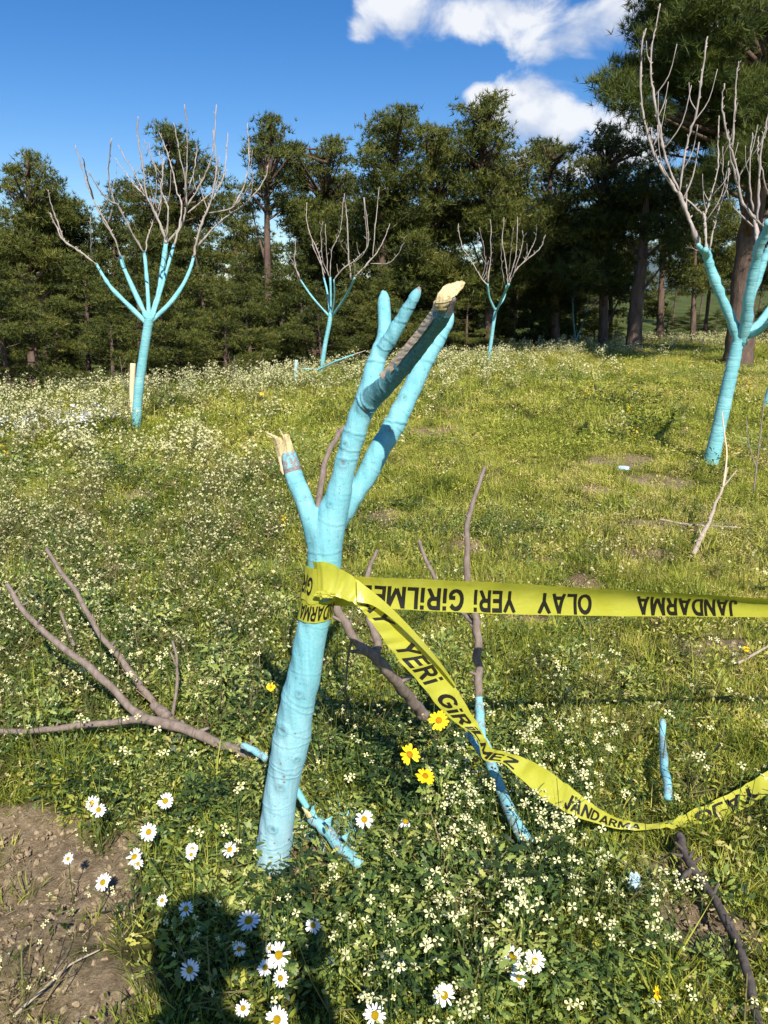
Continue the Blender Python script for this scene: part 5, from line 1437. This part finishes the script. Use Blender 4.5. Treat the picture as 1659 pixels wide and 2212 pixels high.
stick('painted_stick', 'pale turquoise stick lying in the grass on the right below the taut tape', 'stick', [
    ([(1432, 1556, 2.32), (1433, 1600, 2.25), (1437, 1660, 2.06), (1443, 1725, 1.94)], 14, 19, 'paint', 'stick_body')])
stick('painted_stick', 'short painted stub poking out of the weeds left of the trunk', 'stick', [([(522, 1611, 2.18), (548, 1622, 2.16), (575, 1640, 2.12)], 13, 16, 'paint', 'stick_body')])
stick('painted_stick', 'bluish painted stub in the flowers behind the sagging tape', 'stick', [([(1010, 1588, 2.15), (1026, 1608, 2.10), (1048, 1638, 2.04)], 12, 15, 'paint', 'stick_body')])
stick('fallen_branch', 'dark root-like branch curving down the lower right', 'branch', [
    ([(1466, 1802, 1.82), (1478, 1838, 1.76), (1492, 1872, 1.70), (1520, 1908, 1.64), (1550, 1952, 1.57), (1585, 2022, 1.47), (1608, 2080, 1.39), (1622, 2140, 1.32), (1645, 2225, 1.22)], 17, 20, 'root', 'stem'),
    ([(1494, 1878, 1.69), (1478, 1892, 1.67), (1462, 1915, 1.65)], 13, 8, 'root')])
stick('dead_branch', 'pale dry forked branch lying in the grass below the right-hand tree', 'branch', [
    ([(1498, 1196, 4.3), (1515, 1160, 4.45), (1532, 1128, 4.6), (1545, 1090, 4.75), (1560, 1055, 4.9), (1572, 1010, 5.0)], 11, 4, 'dry', 'stem'),
    ([(1560, 1055, 4.9), (1580, 1030, 4.95), (1592, 1015, 5.0)], 4, 2, 'dry'), ([(1562, 1050, 4.9), (1570, 985, 5.05), (1564, 930, 5.2), (1560, 890, 5.3)], 4, 2, 'torn')])
stick('dead_branch', 'thin dry stick lying flat across bare soil on the right', 'branch', [([(1425, 1122, 5.0), (1480, 1132, 4.92), (1540, 1136, 4.88), (1600, 1140, 4.85)], 5, 3, 'dry')])
stick('dead_branch', 'upright dead weed stalk near the right edge', 'stalk', [([(1628, 1060, 5.4), (1640, 960, 5.5), (1652, 850, 5.6)], 4, 2, 'twig'), ([(1634, 1010, 5.4), (1618, 960, 5.5), (1612, 900, 5.6)], 3, 1.5, 'twig')])
stick('dead_branch', 'dry stick at the right edge beside the yellow dandelion', 'branch', [([(1595, 1432, 2.88), (1625, 1415, 2.95), (1665, 1392, 3.02)], 7, 5, 'dry')])
stick('dead_branch', 'pale dry stem arching over the bare soil at lower left', 'stalk', [([(35, 2190, 1.28), (90, 2140, 1.33), (150, 2085, 1.40), (215, 2052, 1.44)], 7, 3, 'dry')])
stick('painted_branch', 'small painted branch fallen at the foot of the small middle tree', 'branch', [([(655, 797, 14.0), (690, 797, 13.8), (725, 780, 13.6), (765, 766, 13.6)], 6, 3, 'paint_far'), ([(740, 774, 13.6), (790, 757, 13.6)], 3, 1.5, 'branch_far')])
def stake(px, yt, yb, w, Y, label, mat):
    a, b = PY(px - 1, yb, Y), PY(px + 1, yt, Y); b0 = a - Vector((0, 0, .25))
    t = MB(); t.tube([tuple(Vector((0, 0, 0))), tuple(a - b0), tuple(b - b0), tuple(b - b0 + Vector((0, 0, .01)))], [w / FPX * Y / 2] * 3 + [w / FPX * Y / 2 * .6], 8, 3)
    o = t.build('wooden_stake', M[mat], None); o.location = b0
    tag(o, label, 'stake')
stake(286, 790, 856, 12, 9.6, 'cream wooden stake standing behind the tall painted tree', 'stake')
stake(639, 780, 812, 8, 13.6, 'short pale stake left of the small middle painted tree', 'stake2')

# splinters and paint-spattered chips by the foot of the trunk
chips = [blades(9, .02, .05, .0032, 1.1, 800 + i, bend=.1, segs=1) for i in range(4)]
n = 60; P = np.array([gpt(random.gauss(725, 60), random.gauss(1820, 28)) for _ in range(n)])
scatter('painted_splinters', 'turquoise-spattered splinters and stems round the fallen log', 'splinters', to3(P, .02), rots(n, .5), rng.uniform(.5, 1.3, n), rng.random(n), chips, M['chip'])

# crumpled litter
lt = thing('crumpled_litter', 'crumpled pale blue and white scrap lying in the grass at lower right', 'litter', PZ(1372, 1918, .0))
crumple('scrap', PZ(1370, 1905, .065), .021, 5.5, M['litter'], lt, lt.location, 3, (.8, .8, 1.3))
lt2 = thing('crumpled_litter', 'small pale scrap near the foot of the right-hand tree', 'litter', PZ(1350, 1020, 0))
crumple('scrap', PZ(1348, 1012, .03), .045, 2.5, M['litter'], lt2, lt2.location, 2, (1.4, .9, .5))

# ------------------------------------------------------------------ daisies
def petal_mesh(L, Wd, curl, name='petal'):
    v = []; f = []
    for j, (t, w) in enumerate([(0, .35), (.3, .8), (.6, 1), (.85, .85), (1, .35)]):
        for s in (-1, 0, 1): v.append((t * L, s * w * Wd / 2, curl * t * t * L + (.0 if s else .06 * Wd)))
        if j:
            a = (j - 1) * 3; b = j * 3
            f += [(a, a + 1, b + 1, b), (a + 1, a + 2, b + 2, b + 1)]
    me = bpy.data.meshes.new(name); me.from_pydata(v, [], f); me.shade_smooth(); return me
def disc_mesh(r, h):
    bm = bmesh.new(); bmesh.ops.create_uvsphere(bm, u_segments=14, v_segments=8, radius=r)
    for v in bm.verts:
        v.co.z *= h / r
        v.co *= 1 + .05 * math.sin(v.co.x * 3000) * math.cos(v.co.y * 2800)
    me = bpy.data.meshes.new('flower_head'); bm.to_mesh(me); bm.free(); me.shade_smooth(); return me
PW = [petal_mesh(1, .30, c) for c in (-.12, .02, .12)]; [p.materials.append(M['whitep']) for p in PW]
PYw = [petal_mesh(1, .42, c) for c in (-.05, .10)]; [p.materials.append(M['yellow']) for p in PYw]
DW = disc_mesh(1, .55); DW.materials.append(M['disc']); DY = disc_mesh(1, .5); DY.materials.append(M['disc2'])
def daisy(px, py, rpx, label, h=.13, kind='w', facing=None, npet=None, droop=0.0, group=None, cat='daisy'):
    r = random.Random(int(px * 7 + py))
    head = PZ(px, py, h); dep = proj(head)[2]; rad = rpx / FPX * dep
    foot = Vector((head.x + r.uniform(-.03, .03), head.y + r.uniform(-.0, .05), 0)); foot.z = float(hgt(foot.x, foot.y))
    t = thing('daisy' if kind == 'w' else 'yellow_daisy', label, cat, foot, group)
    nrm = Vector(facing or (r.uniform(-.5, .5), -.65 + r.uniform(-.4, .35), .8)).normalized()
    mb = MB(); m = (head - foot) * .55 + Vector((r.uniform(-.015, .015), r.uniform(-.01, .02), 0))
    mb.tube([(0, 0, -.01), tuple(m), tuple(head - foot - nrm * rad * .18)], [.0016, .0014, .0013], 6, 4); mb.build('stem', M['stemg'], t)
    q = nrm.to_track_quat('Z', 'Y')
    dr = rad * (.36 if kind == 'w' else .34)
    hd = link('flower_head', DW if kind == 'w' else DY, None, t, False, head - foot)
    hd.rotation_mode = 'QUATERNION'; hd.rotation_quaternion = q; hd.scale = (dr,) * 3
    n = npet or (r.randint(15, 19) if kind == 'w' else 15)
    pl = rad / dr
    for i in range(n):
        a = 2 * math.pi * i / n + r.uniform(-.09, .09)
        if r.random() < .08: continue
        p = link('petal', r.choice(PW if kind == 'w' else PYw), None, hd, False, (math.cos(a) * .55, math.sin(a) * .55, -.10 + r.uniform(-.06, .06)))
        p.rotation_euler = (r.uniform(-.3, .3), droop + r.uniform(-.16, .2), a); s = (pl - .5) * r.uniform(.86, 1.06); p.scale = (s, s * r.uniform(.85, 1.1), s)
    return t
DAIS = [
 (357, 1730, 18, 'white daisy straight above the bare soil, alone and nearest the trunk on the upper left'),
 (199, 1734, 16, 'white daisy half hidden behind its neighbour at the upper left of the soil edge'),
 (213, 1749, 16, 'white daisy in front of the overlapping pair above the soil edge'),
 (321, 1797, 19, 'white daisy below the topmost left one, level with the grass blade'),
 (290, 1851, 19, 'white daisy with a second bloom tucked under it, middle of the left group'),
 (298, 1866, 12, 'small white daisy tucked under the middle bloom of the left group'),
 (415, 1834, 13, 'upper bloom of the small stacked white pair left of the trunk foot'),
 (413, 1846, 12, 'lower bloom of the small stacked white pair left of the trunk foot'),
 (496, 1835, 18, 'white daisy closest to the left side of the trunk foot'),
 (222, 1906, 19, 'white daisy standing out alone beside the bare soil, lowest of the left group'),
 (147, 1855, 12, 'tiny half-open white daisy over the bare soil at far left'),
 (787, 1770, 20, 'white daisy above the fallen painted log, right of the trunk'),
 (350, 1945, 13, 'pale daisy at the upper left rim of the head shadow'),
 (402, 1963, 17, 'shaded white daisy near the top of the head shadow'),
 (410, 2095, 22, 'shaded white daisy in the middle of the head shadow'),
 (517, 2050, 15, 'dim white daisy on the right rim of the head shadow'),
 (537, 1988, 25, 'large white daisy just right of the head shadow'),
 (676, 1999, 18, 'white daisy standing alone below the trunk foot, right of the large one'),
 (602, 2063, 26, 'largest white daisy of the bottom centre cluster'),
 (573, 2090, 18, 'white daisy at the lower left of the largest cluster bloom'),
 (606, 2113, 19, 'tilted white daisy at the bottom of the centre cluster'),
 (582, 2048, 11, 'small white daisy peeping out at the top left of the centre cluster'),
 (598, 2203, 26, 'white daisy cut by the bottom edge left of centre'),
 (525, 2178, 17, 'dim daisy cluster bloom in shade near the bottom edge'),
 (810, 2193, 25, 'white daisy near the bottom edge at centre'),
 (960, 2150, 24, 'white daisy above the bottom edge right of centre'),
 (867, 2088, 14, 'small nearly closed white daisy left of the right-hand trio'),
 (1108, 2065, 25, 'upper left bloom of the right-hand trio of white daisies'),
 (1155, 2076, 23, 'upper right bloom of the right-hand trio of white daisies'),
 (1121, 2112, 20, 'lowest bloom of the right-hand trio of white daisies'),
]
for px, py, rp, lab in DAIS:
    daisy(px, py, rp, lab, h=random.uniform(.10, .17))
daisy(876, 1774, 17, 'white daisy with a domed centre and drooping petals right of the log', droop=.9, facing=(0, -.35, .9))
for px, py, rp, lab in [(948, 1556, 22, 'bright yellow daisy on top of the three, beside the sagging tape'), (885, 1630, 23, 'bright yellow daisy on the left of the three'), (919, 1676, 21, 'bright yellow daisy lowest of the three by the cream flowers')]:
    daisy(px, py, rp, lab, h=.24, kind='y', cat='yellow daisy')
daisy(1420, 2146, 15, 'small orange-yellow flower facing sideways at lower right', h=.08, kind='y', facing=(.8, -.6, .5), cat='yellow flower')
daisy(1612, 1402, 8, 'tiny yellow flower by the right edge beside the dry stick', h=.08, kind='y', cat='yellow flower')
daisy(585, 1484, 10, 'small yellow flower left of the trunk above the painted stub', h=.16, kind='y', cat='yellow flower')
daisy(565, 850, 5, 'yellow dandelion in the far grass left of the broken tree', h=.15, kind='y', cat='yellow flower')

# individual cream wildflowers near the viewer
def cross_flower(name='blossom'):
    v = []; f = []
    for m_ in range(4):
        a = m_ * math.pi / 2 + (.12 if m_ % 2 else -.1); c, s = math.cos(a), math.sin(a)
        b = len(v)
        for (x, y, z) in [(0, 0, 0), (.35, -.10, .16), (.70, -.31, .20), (1.0, -.18, .08), (1.0, .18, .08), (.70, .31, .20), (.35, .10, .16)]:
            v.append((x * c - y * s, x * s + y * c, z))
        f += [(b, b + 1, b + 6), (b + 1, b + 2, b + 5, b + 6), (b + 2, b + 3, b + 4, b + 5)]
    me = bpy.data.meshes.new(name); me.from_pydata(v, [], f); me.materials.append(M['cream']); return me
BL = cross_flower()
def stem_mesh(seed):
    r = random.Random(seed); mb = MB(); tips = []
    top = Vector((r.uniform(-.05, .05), r.uniform(-.04, .04), 1)); mid = top * .5 + Vector((r.uniform(-.04, .04), r.uniform(-.04, .04), 0))
    mb.tube([(0, 0, -.05), tuple(mid), tuple(top)], [.009, .007, .005], 4, 3); tips.append(top)
    for i in range(3):
        t = r.uniform(.62, .95); a = mid.lerp(top, t); az = r.uniform(0, 6.28)
        e = a + Vector((math.cos(az) * .16, math.sin(az) * .16, r.uniform(.02, .14)))
        mb.tube([tuple(a), tuple(a.lerp(e, .5) + Vector((0, 0, .015))), tuple(e)], [.005, .004, .003], 3, 2); tips.append(e)
    for i in range(3):
        a = Vector((0, 0, 0)).lerp(mid, r.uniform(.2, 1)); az = r.uniform(0, 6.28); L_ = r.uniform(.12, .25)
        d_ = Vector((math.cos(az), math.sin(az), r.uniform(.1, .8))).normalized(); s_ = d_.cross(Vector((0, 0, 1))).normalized() * .02
        mb.poly([a, a + d_ * L_ * .5 - s_, a + d_ * L_, a + d_ * L_ * .5 + s_], [(0, 1, 2, 3)])
    me = bpy.data.meshes.new('stem'); me.from_pydata(mb.v, [], mb.f); me.materials.append(M['stemg']); return me, tips
STEMS = [stem_mesh(900 + i) for i in range(8)]
n_c = 0
rc = random.Random(77)
zones = [(1120, 1690, 120, 90, .36), (1200, 1950, 260, 190, .24), (900, 2000, 260, 180, .12), (1480, 1640, 160, 160, .10), (250, 1540, 230, 180, .18)]
while n_c < 240:
    z = rc.choices(zones, [q[4] for q in zones])[0]
    px, py = rc.gauss(z[0], z[2]), rc.gauss(z[1], z[3])
    if not (-20 < px < 1680 and 1380 < py < 2240): continue
    H = rc.uniform(.10, .24) if py > 1500 else rc.uniform(.15, .28)
    hd = PZ(px, py, H); x, y = hd.x, hd.y + .03
    if float(soilmask(x, y)[0]) > .45 and rc.random() < .85: continue
    if abs(px - 640) < 75 and py < 1960: continue
    if any((px - a) ** 2 + (py - b) ** 2 < 30 ** 2 for a, b in KEEP) and rc.random() < .88: continue
    t = thing('cream_wildflower', 'small cream four-petalled wildflower on a thin stem in the foreground grass', 'wildflower', (x, y, float(hgt(x, y))), 'cream wildflowers round the broken tree')
    t.rotation_euler = (0, 0, rc.uniform(0, 6.28))
    me, tips = rc.choice(STEMS)
    o = link('stem', me, None, t, False); o.scale = (H, H, H)
    for k in range(rc.choice((1, 2, 2, 3))):
        b = link('blossom', BL, None, t, False, tips[k] * H)
        b.rotation_mode = 'QUATERNION'
        nn = Vector((rc.uniform(-.6, .6), rc.uniform(-1, .3), 1)).normalized(); nn.rotate(Matrix.Rotation(-t.rotation_euler.z, 3, 'Z'))
        b.rotation_quaternion = nn.to_track_quat('Z', 'Y') @ Quaternion((0, 0, 1), rc.uniform(0, 1.5))
        s = rc.uniform(.0075, .013); b.scale = (s, s, s)
    n_c += 1

# leafy plants one can pick out
def rosette(px, py, size, n, label, mat, seed, up=.6, name='leafy_plant', W_=.4, cat='plant'):
    r = random.Random(seed); p = PZ(px, py, 0); p.z = float(hgt(p.x, p.y))
    t = thing(name, label, cat, p)
    for i in range(n):
        az = 2 * math.pi * i / n + r.uniform(-.3, .3); L_ = size * r.uniform(.7, 1.2); w_ = L_ * W_
        d_ = Vector((math.cos(az), math.sin(az), up * r.uniform(.3, 1.4))).normalized(); s_ = d_.cross(Vector((0, 0, 1))).normalized(); n_ = s_.cross(d_)
        v = []; f = []
        pr = [(0, .08), (.12, .1), (.25, .55), (.35, .4), (.48, 1), (.6, .65), (.72, .95), (.85, .5), (1, .05)]
        for j, (u, w) in enumerate(pr):
            c = d_ * L_ * u - n_ * (.35 * L_ * u * u)
            w = w * r.uniform(.85, 1.15)
            v += [tuple(c - s_ * w_ * w / 2 + n_ * .1 * w_ * w), tuple(c), tuple(c + s_ * w_ * w / 2 + n_ * .1 * w_ * w)]
            if j: a = j * 3 - 3; b = j * 3; f += [(a, a + 1, b + 1, b), (a + 1, a + 2, b + 2, b + 1)]
        me = bpy.data.meshes.new('leaf'); me.from_pydata(v, [], f); link('leaf', me, mat, t, True)
def clump(px, py, size, n, label, seed, leaf=.075, up=.8):
    p = PZ(px, py, 0); p.z = float(hgt(p.x, p.y)); t = thing('weed_clump', label, 'plant', p)
    me = leafy(n, size, leaf, seed, up); tt = me.attributes.new('tintm', 'FLOAT', 'POINT')
    tag(link('foliage', me, M['clumpleaf'], t), kind='stuff')
M['clumpleaf'] = leafmat('clump_leaves', [(0.0, (0.03, 0.06, 0.02)), (0.4, (0.06, 0.11, 0.03)), (1.0, (0.16, 0.21, 0.07))], 'GEOMETRY', .2)
clump(655, 1905, .07, 60, 'lobed green leaves growing right in front of the trunk foot', 1, .035, 1.0)
clump(590, 1975, .09, 70, 'spreading lobed weed between the trunk foot and the large daisy', 2, .035, .7)
clump(855, 1760, .09, 110, 'upright bluish-green weed below the yellow daisies', 3, .036, 2.0)
clump(925, 1730, .08, 90, 'leafy weed directly under the lowest yellow daisy', 4, .034, 2.2)
rosette(780, 2110, .09, 6, 'round-leaved weed near the bottom centre', M['greenleaf'], 5, .4, W_=.8)
rosette(1340, 2110, .10, 6, 'broad-leaved weed at lower right near the orange-yellow flower', M['greenleaf'], 6, .4, W_=.6)
clump(1185, 1800, .08, 70, 'deep green weed beside the painted butt of the standing branch', 7, .034, 1.2)
clump(545, 1575, .08, 70, 'green weed in the trunk shadow left of the trunk', 8, .034, 1.6)
rosette(485, 1660, .055, 7, 'reddish withered leaves left of the trunk', M['redleaf'], 9, .3, name='withered_plant', W_=.6)
clump(190, 1700, .14, 120, 'pale green spreading weed at the upper edge of the bare soil', 10, .038, .4)
clump(1400, 880, .42, 150, 'dark green thistle clump in the middle of the field', 11)
clump(1290, 880, .34, 110, 'dark leafy clump left of the thistle clump', 12)
clump(1400, 935, .30, 90, 'low dark clump just above the bare strip of soil', 13)
clump(1545, 1030, .26, 120, 'grey-green weed at the foot of the right-hand painted tree', 14, .05, .8)

# bare bushes at the rim, left of centre
def twiggy(px, py, Y, h, n, label, seed, mat='twig', group=None):
    r = random.Random(seed); p = PY(px, py, Y); p.z = float(hgt(p.x, Y)) - .1
    t = thing('bare_bush', label, 'bush', p, group)
    for i in range(n):
        az = r.uniform(0, 6.28); l = r.uniform(.1, .55); hh = h * r.uniform(.6, 1.2)
        a = Vector((r.uniform(-.3, .3), r.uniform(-.2, .2), 0)); e = a + Vector((math.cos(az) * l * hh, math.sin(az) * l * hh, hh)); m = a.lerp(e, .5) + Vector((r.uniform(-.05, .05), 0, .05))
        mb = MB(); mb.tube([tuple(a), tuple(m), tuple(e)], [.007, .005, .003], 4, 3)
        for j in range(2):
            s = m.lerp(e, r.uniform(0, .6)); q = s + Vector((r.uniform(-.2, .2), r.uniform(-.2, .2), r.uniform(.15, .4))); mb.tube([tuple(s), tuple(q)], [.004, .002], 3, 1)
        mb.build('stem', M[mat], t)
for i, (px, Y, h, n) in enumerate([(20, 13, .8, 4), (60, 13.5, .9, 4), (200, 13.5, .8, 5), (240, 14, 1.0, 6), (270, 13.6, 1.1, 6), (340, 14.2, .9, 5), (470, 15.5, 1.0, 6), (510, 15.8, 1.2, 6), (560, 16.2, .9, 4)]):
    twiggy(px, 840, Y, h, n, ordinal(i + 1) + ' bare twiggy bush from the left along the rim of the field', 60 + i, group='bare bushes along the rim')

# ------------------------------------------------------------------ the photographer (out of frame; casts the shadow at lower left)
PN = thing('person', 'person in dark clothes holding up a phone, seen only as a shadow on the grass', 'person', (.02, -.45, 0))
PN.scale = (1.03, 1.03, 1.03)
M['skin'] = flat('skin', (0.45, 0.27, 0.19), 0.5, 30, 0.1)
M['cloth'] = flat('dark_jacket', (0.04, 0.045, 0.06), 0.9, 80, 0.3)
M['hair'] = flat('dark_hair', (0.02, 0.015, 0.012), 0.6, 200, 0.4)
def skin_body(name, verts, edges, radii, mat, parent, sub=2):
    me = bpy.data.meshes.new(name); me.from_pydata(verts, edges, [])
    o = bpy.data.objects.new(name, me); COL.objects.link(o)
    md = o.modifiers.new('skin', 'SKIN'); md.use_smooth_shade = True
    for i, r_ in enumerate(radii):
        me.skin_vertices[0].data[i].radius = (r_, r_) if not isinstance(r_, tuple) else r_
    me.skin_vertices[0].data[0].use_root = True
    s = o.modifiers.new('sub', 'SUBSURF'); s.levels = sub; s.render_levels = sub
    dg = bpy.context.evaluated_depsgraph_get()
    m2 = bpy.data.meshes.new_from_object(o.evaluated_get(dg)); bpy.data.objects.remove(o)
    m2.materials.clear(); m2.name = name
    return link(name, m2, mat, parent, True)
hx, hy, hz = -.02, .08, 1.715   # head centre relative to the feet point
v = [(0, 0, .98), (0, .01, 1.15), (0, .03, 1.33), (0, .04, 1.47), (hx, .06, 1.57), (hx, hy, 1.66), (hx, hy, 1.76),
     (-.18, .03, 1.45), (-.27, .12, 1.22), (-.06, .36, 1.38), (.19, .03, 1.45), (.235, .16, 1.26), (.15, .36, 1.40),
     (-.10, 0, .92), (-.12, .02, .50), (-.13, -.02, .10), (-.14, .13, .04), (.10, 0, .92), (.12, .02, .50), (.13, -.02, .10), (.14, .13, .04)]
e = [(0, 1), (1, 2), (2, 3), (3, 4), (4, 5), (5, 6), (3, 7), (7, 8), (8, 9), (3, 10), (10, 11), (11, 12), (0, 13), (13, 14), (14, 15), (15, 16), (0, 17), (17, 18), (18, 19), (19, 20)]
rad = [(.16, .11), (.15, .11), (.17, .12), (.11, .09), .055, (.078, .095), (.075, .095), .075, .052, .036, .075, .052, .036, .10, .062, .045, .04, .10, .062, .045, .04]
skin_body('body', v, e, rad, M['cloth'], PN)
# face, hair, ears
bm = bmesh.new(); bmesh.ops.create_uvsphere(bm, u_segments=20, v_segments=14, radius=1)
for q in bm.verts: q.co = Vector((q.co.x * .082, q.co.y * .098, q.co.z * .12))
for q in bm.verts:
    if q.co.y > .07 and abs(q.co.x) < .025 and -.03 < q.co.z < .015: q.co.y += .018
me = bpy.data.meshes.new('head'); bm.to_mesh(me); bm.free(); link('head', me, M['skin'], PN, True, (hx, hy + .005, hz))
bm = bmesh.new(); bmesh.ops.create_uvsphere(bm, u_segments=20, v_segments=14, radius=1)
for q in bm.verts:
    q.co = Vector((q.co.x * .098, q.co.y * .112, q.co.z * .125)) + Vector((0, -.012, .015))
    if q.co.z < -.01 and q.co.y > -.01: q.co *= .78
me = bpy.data.meshes.new('hair'); bm.to_mesh(me); bm.free(); link('hair', me, M['hair'], PN, True, (hx, hy, hz + .005))
def hand(side, wrist, palm_end):
    w, p = Vector(wrist), Vector(palm_end); vv = [tuple(w), tuple(w.lerp(p, .55)), tuple(p)]; ee = [(0, 1), (1, 2)]; rr = [.026, .034, .032]
    for i in range(4):
        b = len(vv); z = (i - 1.5) * .019
        a = p + Vector((0, .0, z)); m = a + Vector((-side * .012, .028, .004)); t = m + Vector((-side * .026, .012, .0)) * (1 - .12 * abs(i - 1.2)); 
        vv += [tuple(a), tuple(m), tuple(t)]; ee += [(2, b), (b, b + 1), (b + 1, b + 2)]; rr += [.010, .009, .008]
    b = len(vv); vv += [tuple(w.lerp(p, .5) + Vector((-side * .025, -.01, .02))), tuple(w.lerp(p, .8) + Vector((-side * .045, -.015, .03)))]; ee += [(1, b), (b, b + 1)]; rr += [.011, .009]
    skin_body('hand', vv, ee, rr, M['skin'], PN, 1)
hand(-1, (-.06, .36, 1.38), (-.012, .405, 1.41)); hand(1, (.15, .36, 1.40), (.185, .405, 1.43))
PH = thing('smartphone', 'dark smartphone held up by the person casting the shadow', 'phone', (.035, -.006, 1.455))
bm = bmesh.new(); bmesh.ops.create_cube(bm, size=1)
for q in bm.verts: q.co = Vector((q.co.x * .078, q.co.y * .008, q.co.z * .155))
bmesh.ops.bevel(bm, geom=bm.edges[:], offset=.003, segments=2, affect='EDGES')
me = bpy.data.meshes.new('phone_body'); bm.to_mesh(me); bm.free()
M['phone'] = flat('phone_black', (0.02, 0.02, 0.022), 0.3)
link('phone_body', me, M['phone'], PH, False)
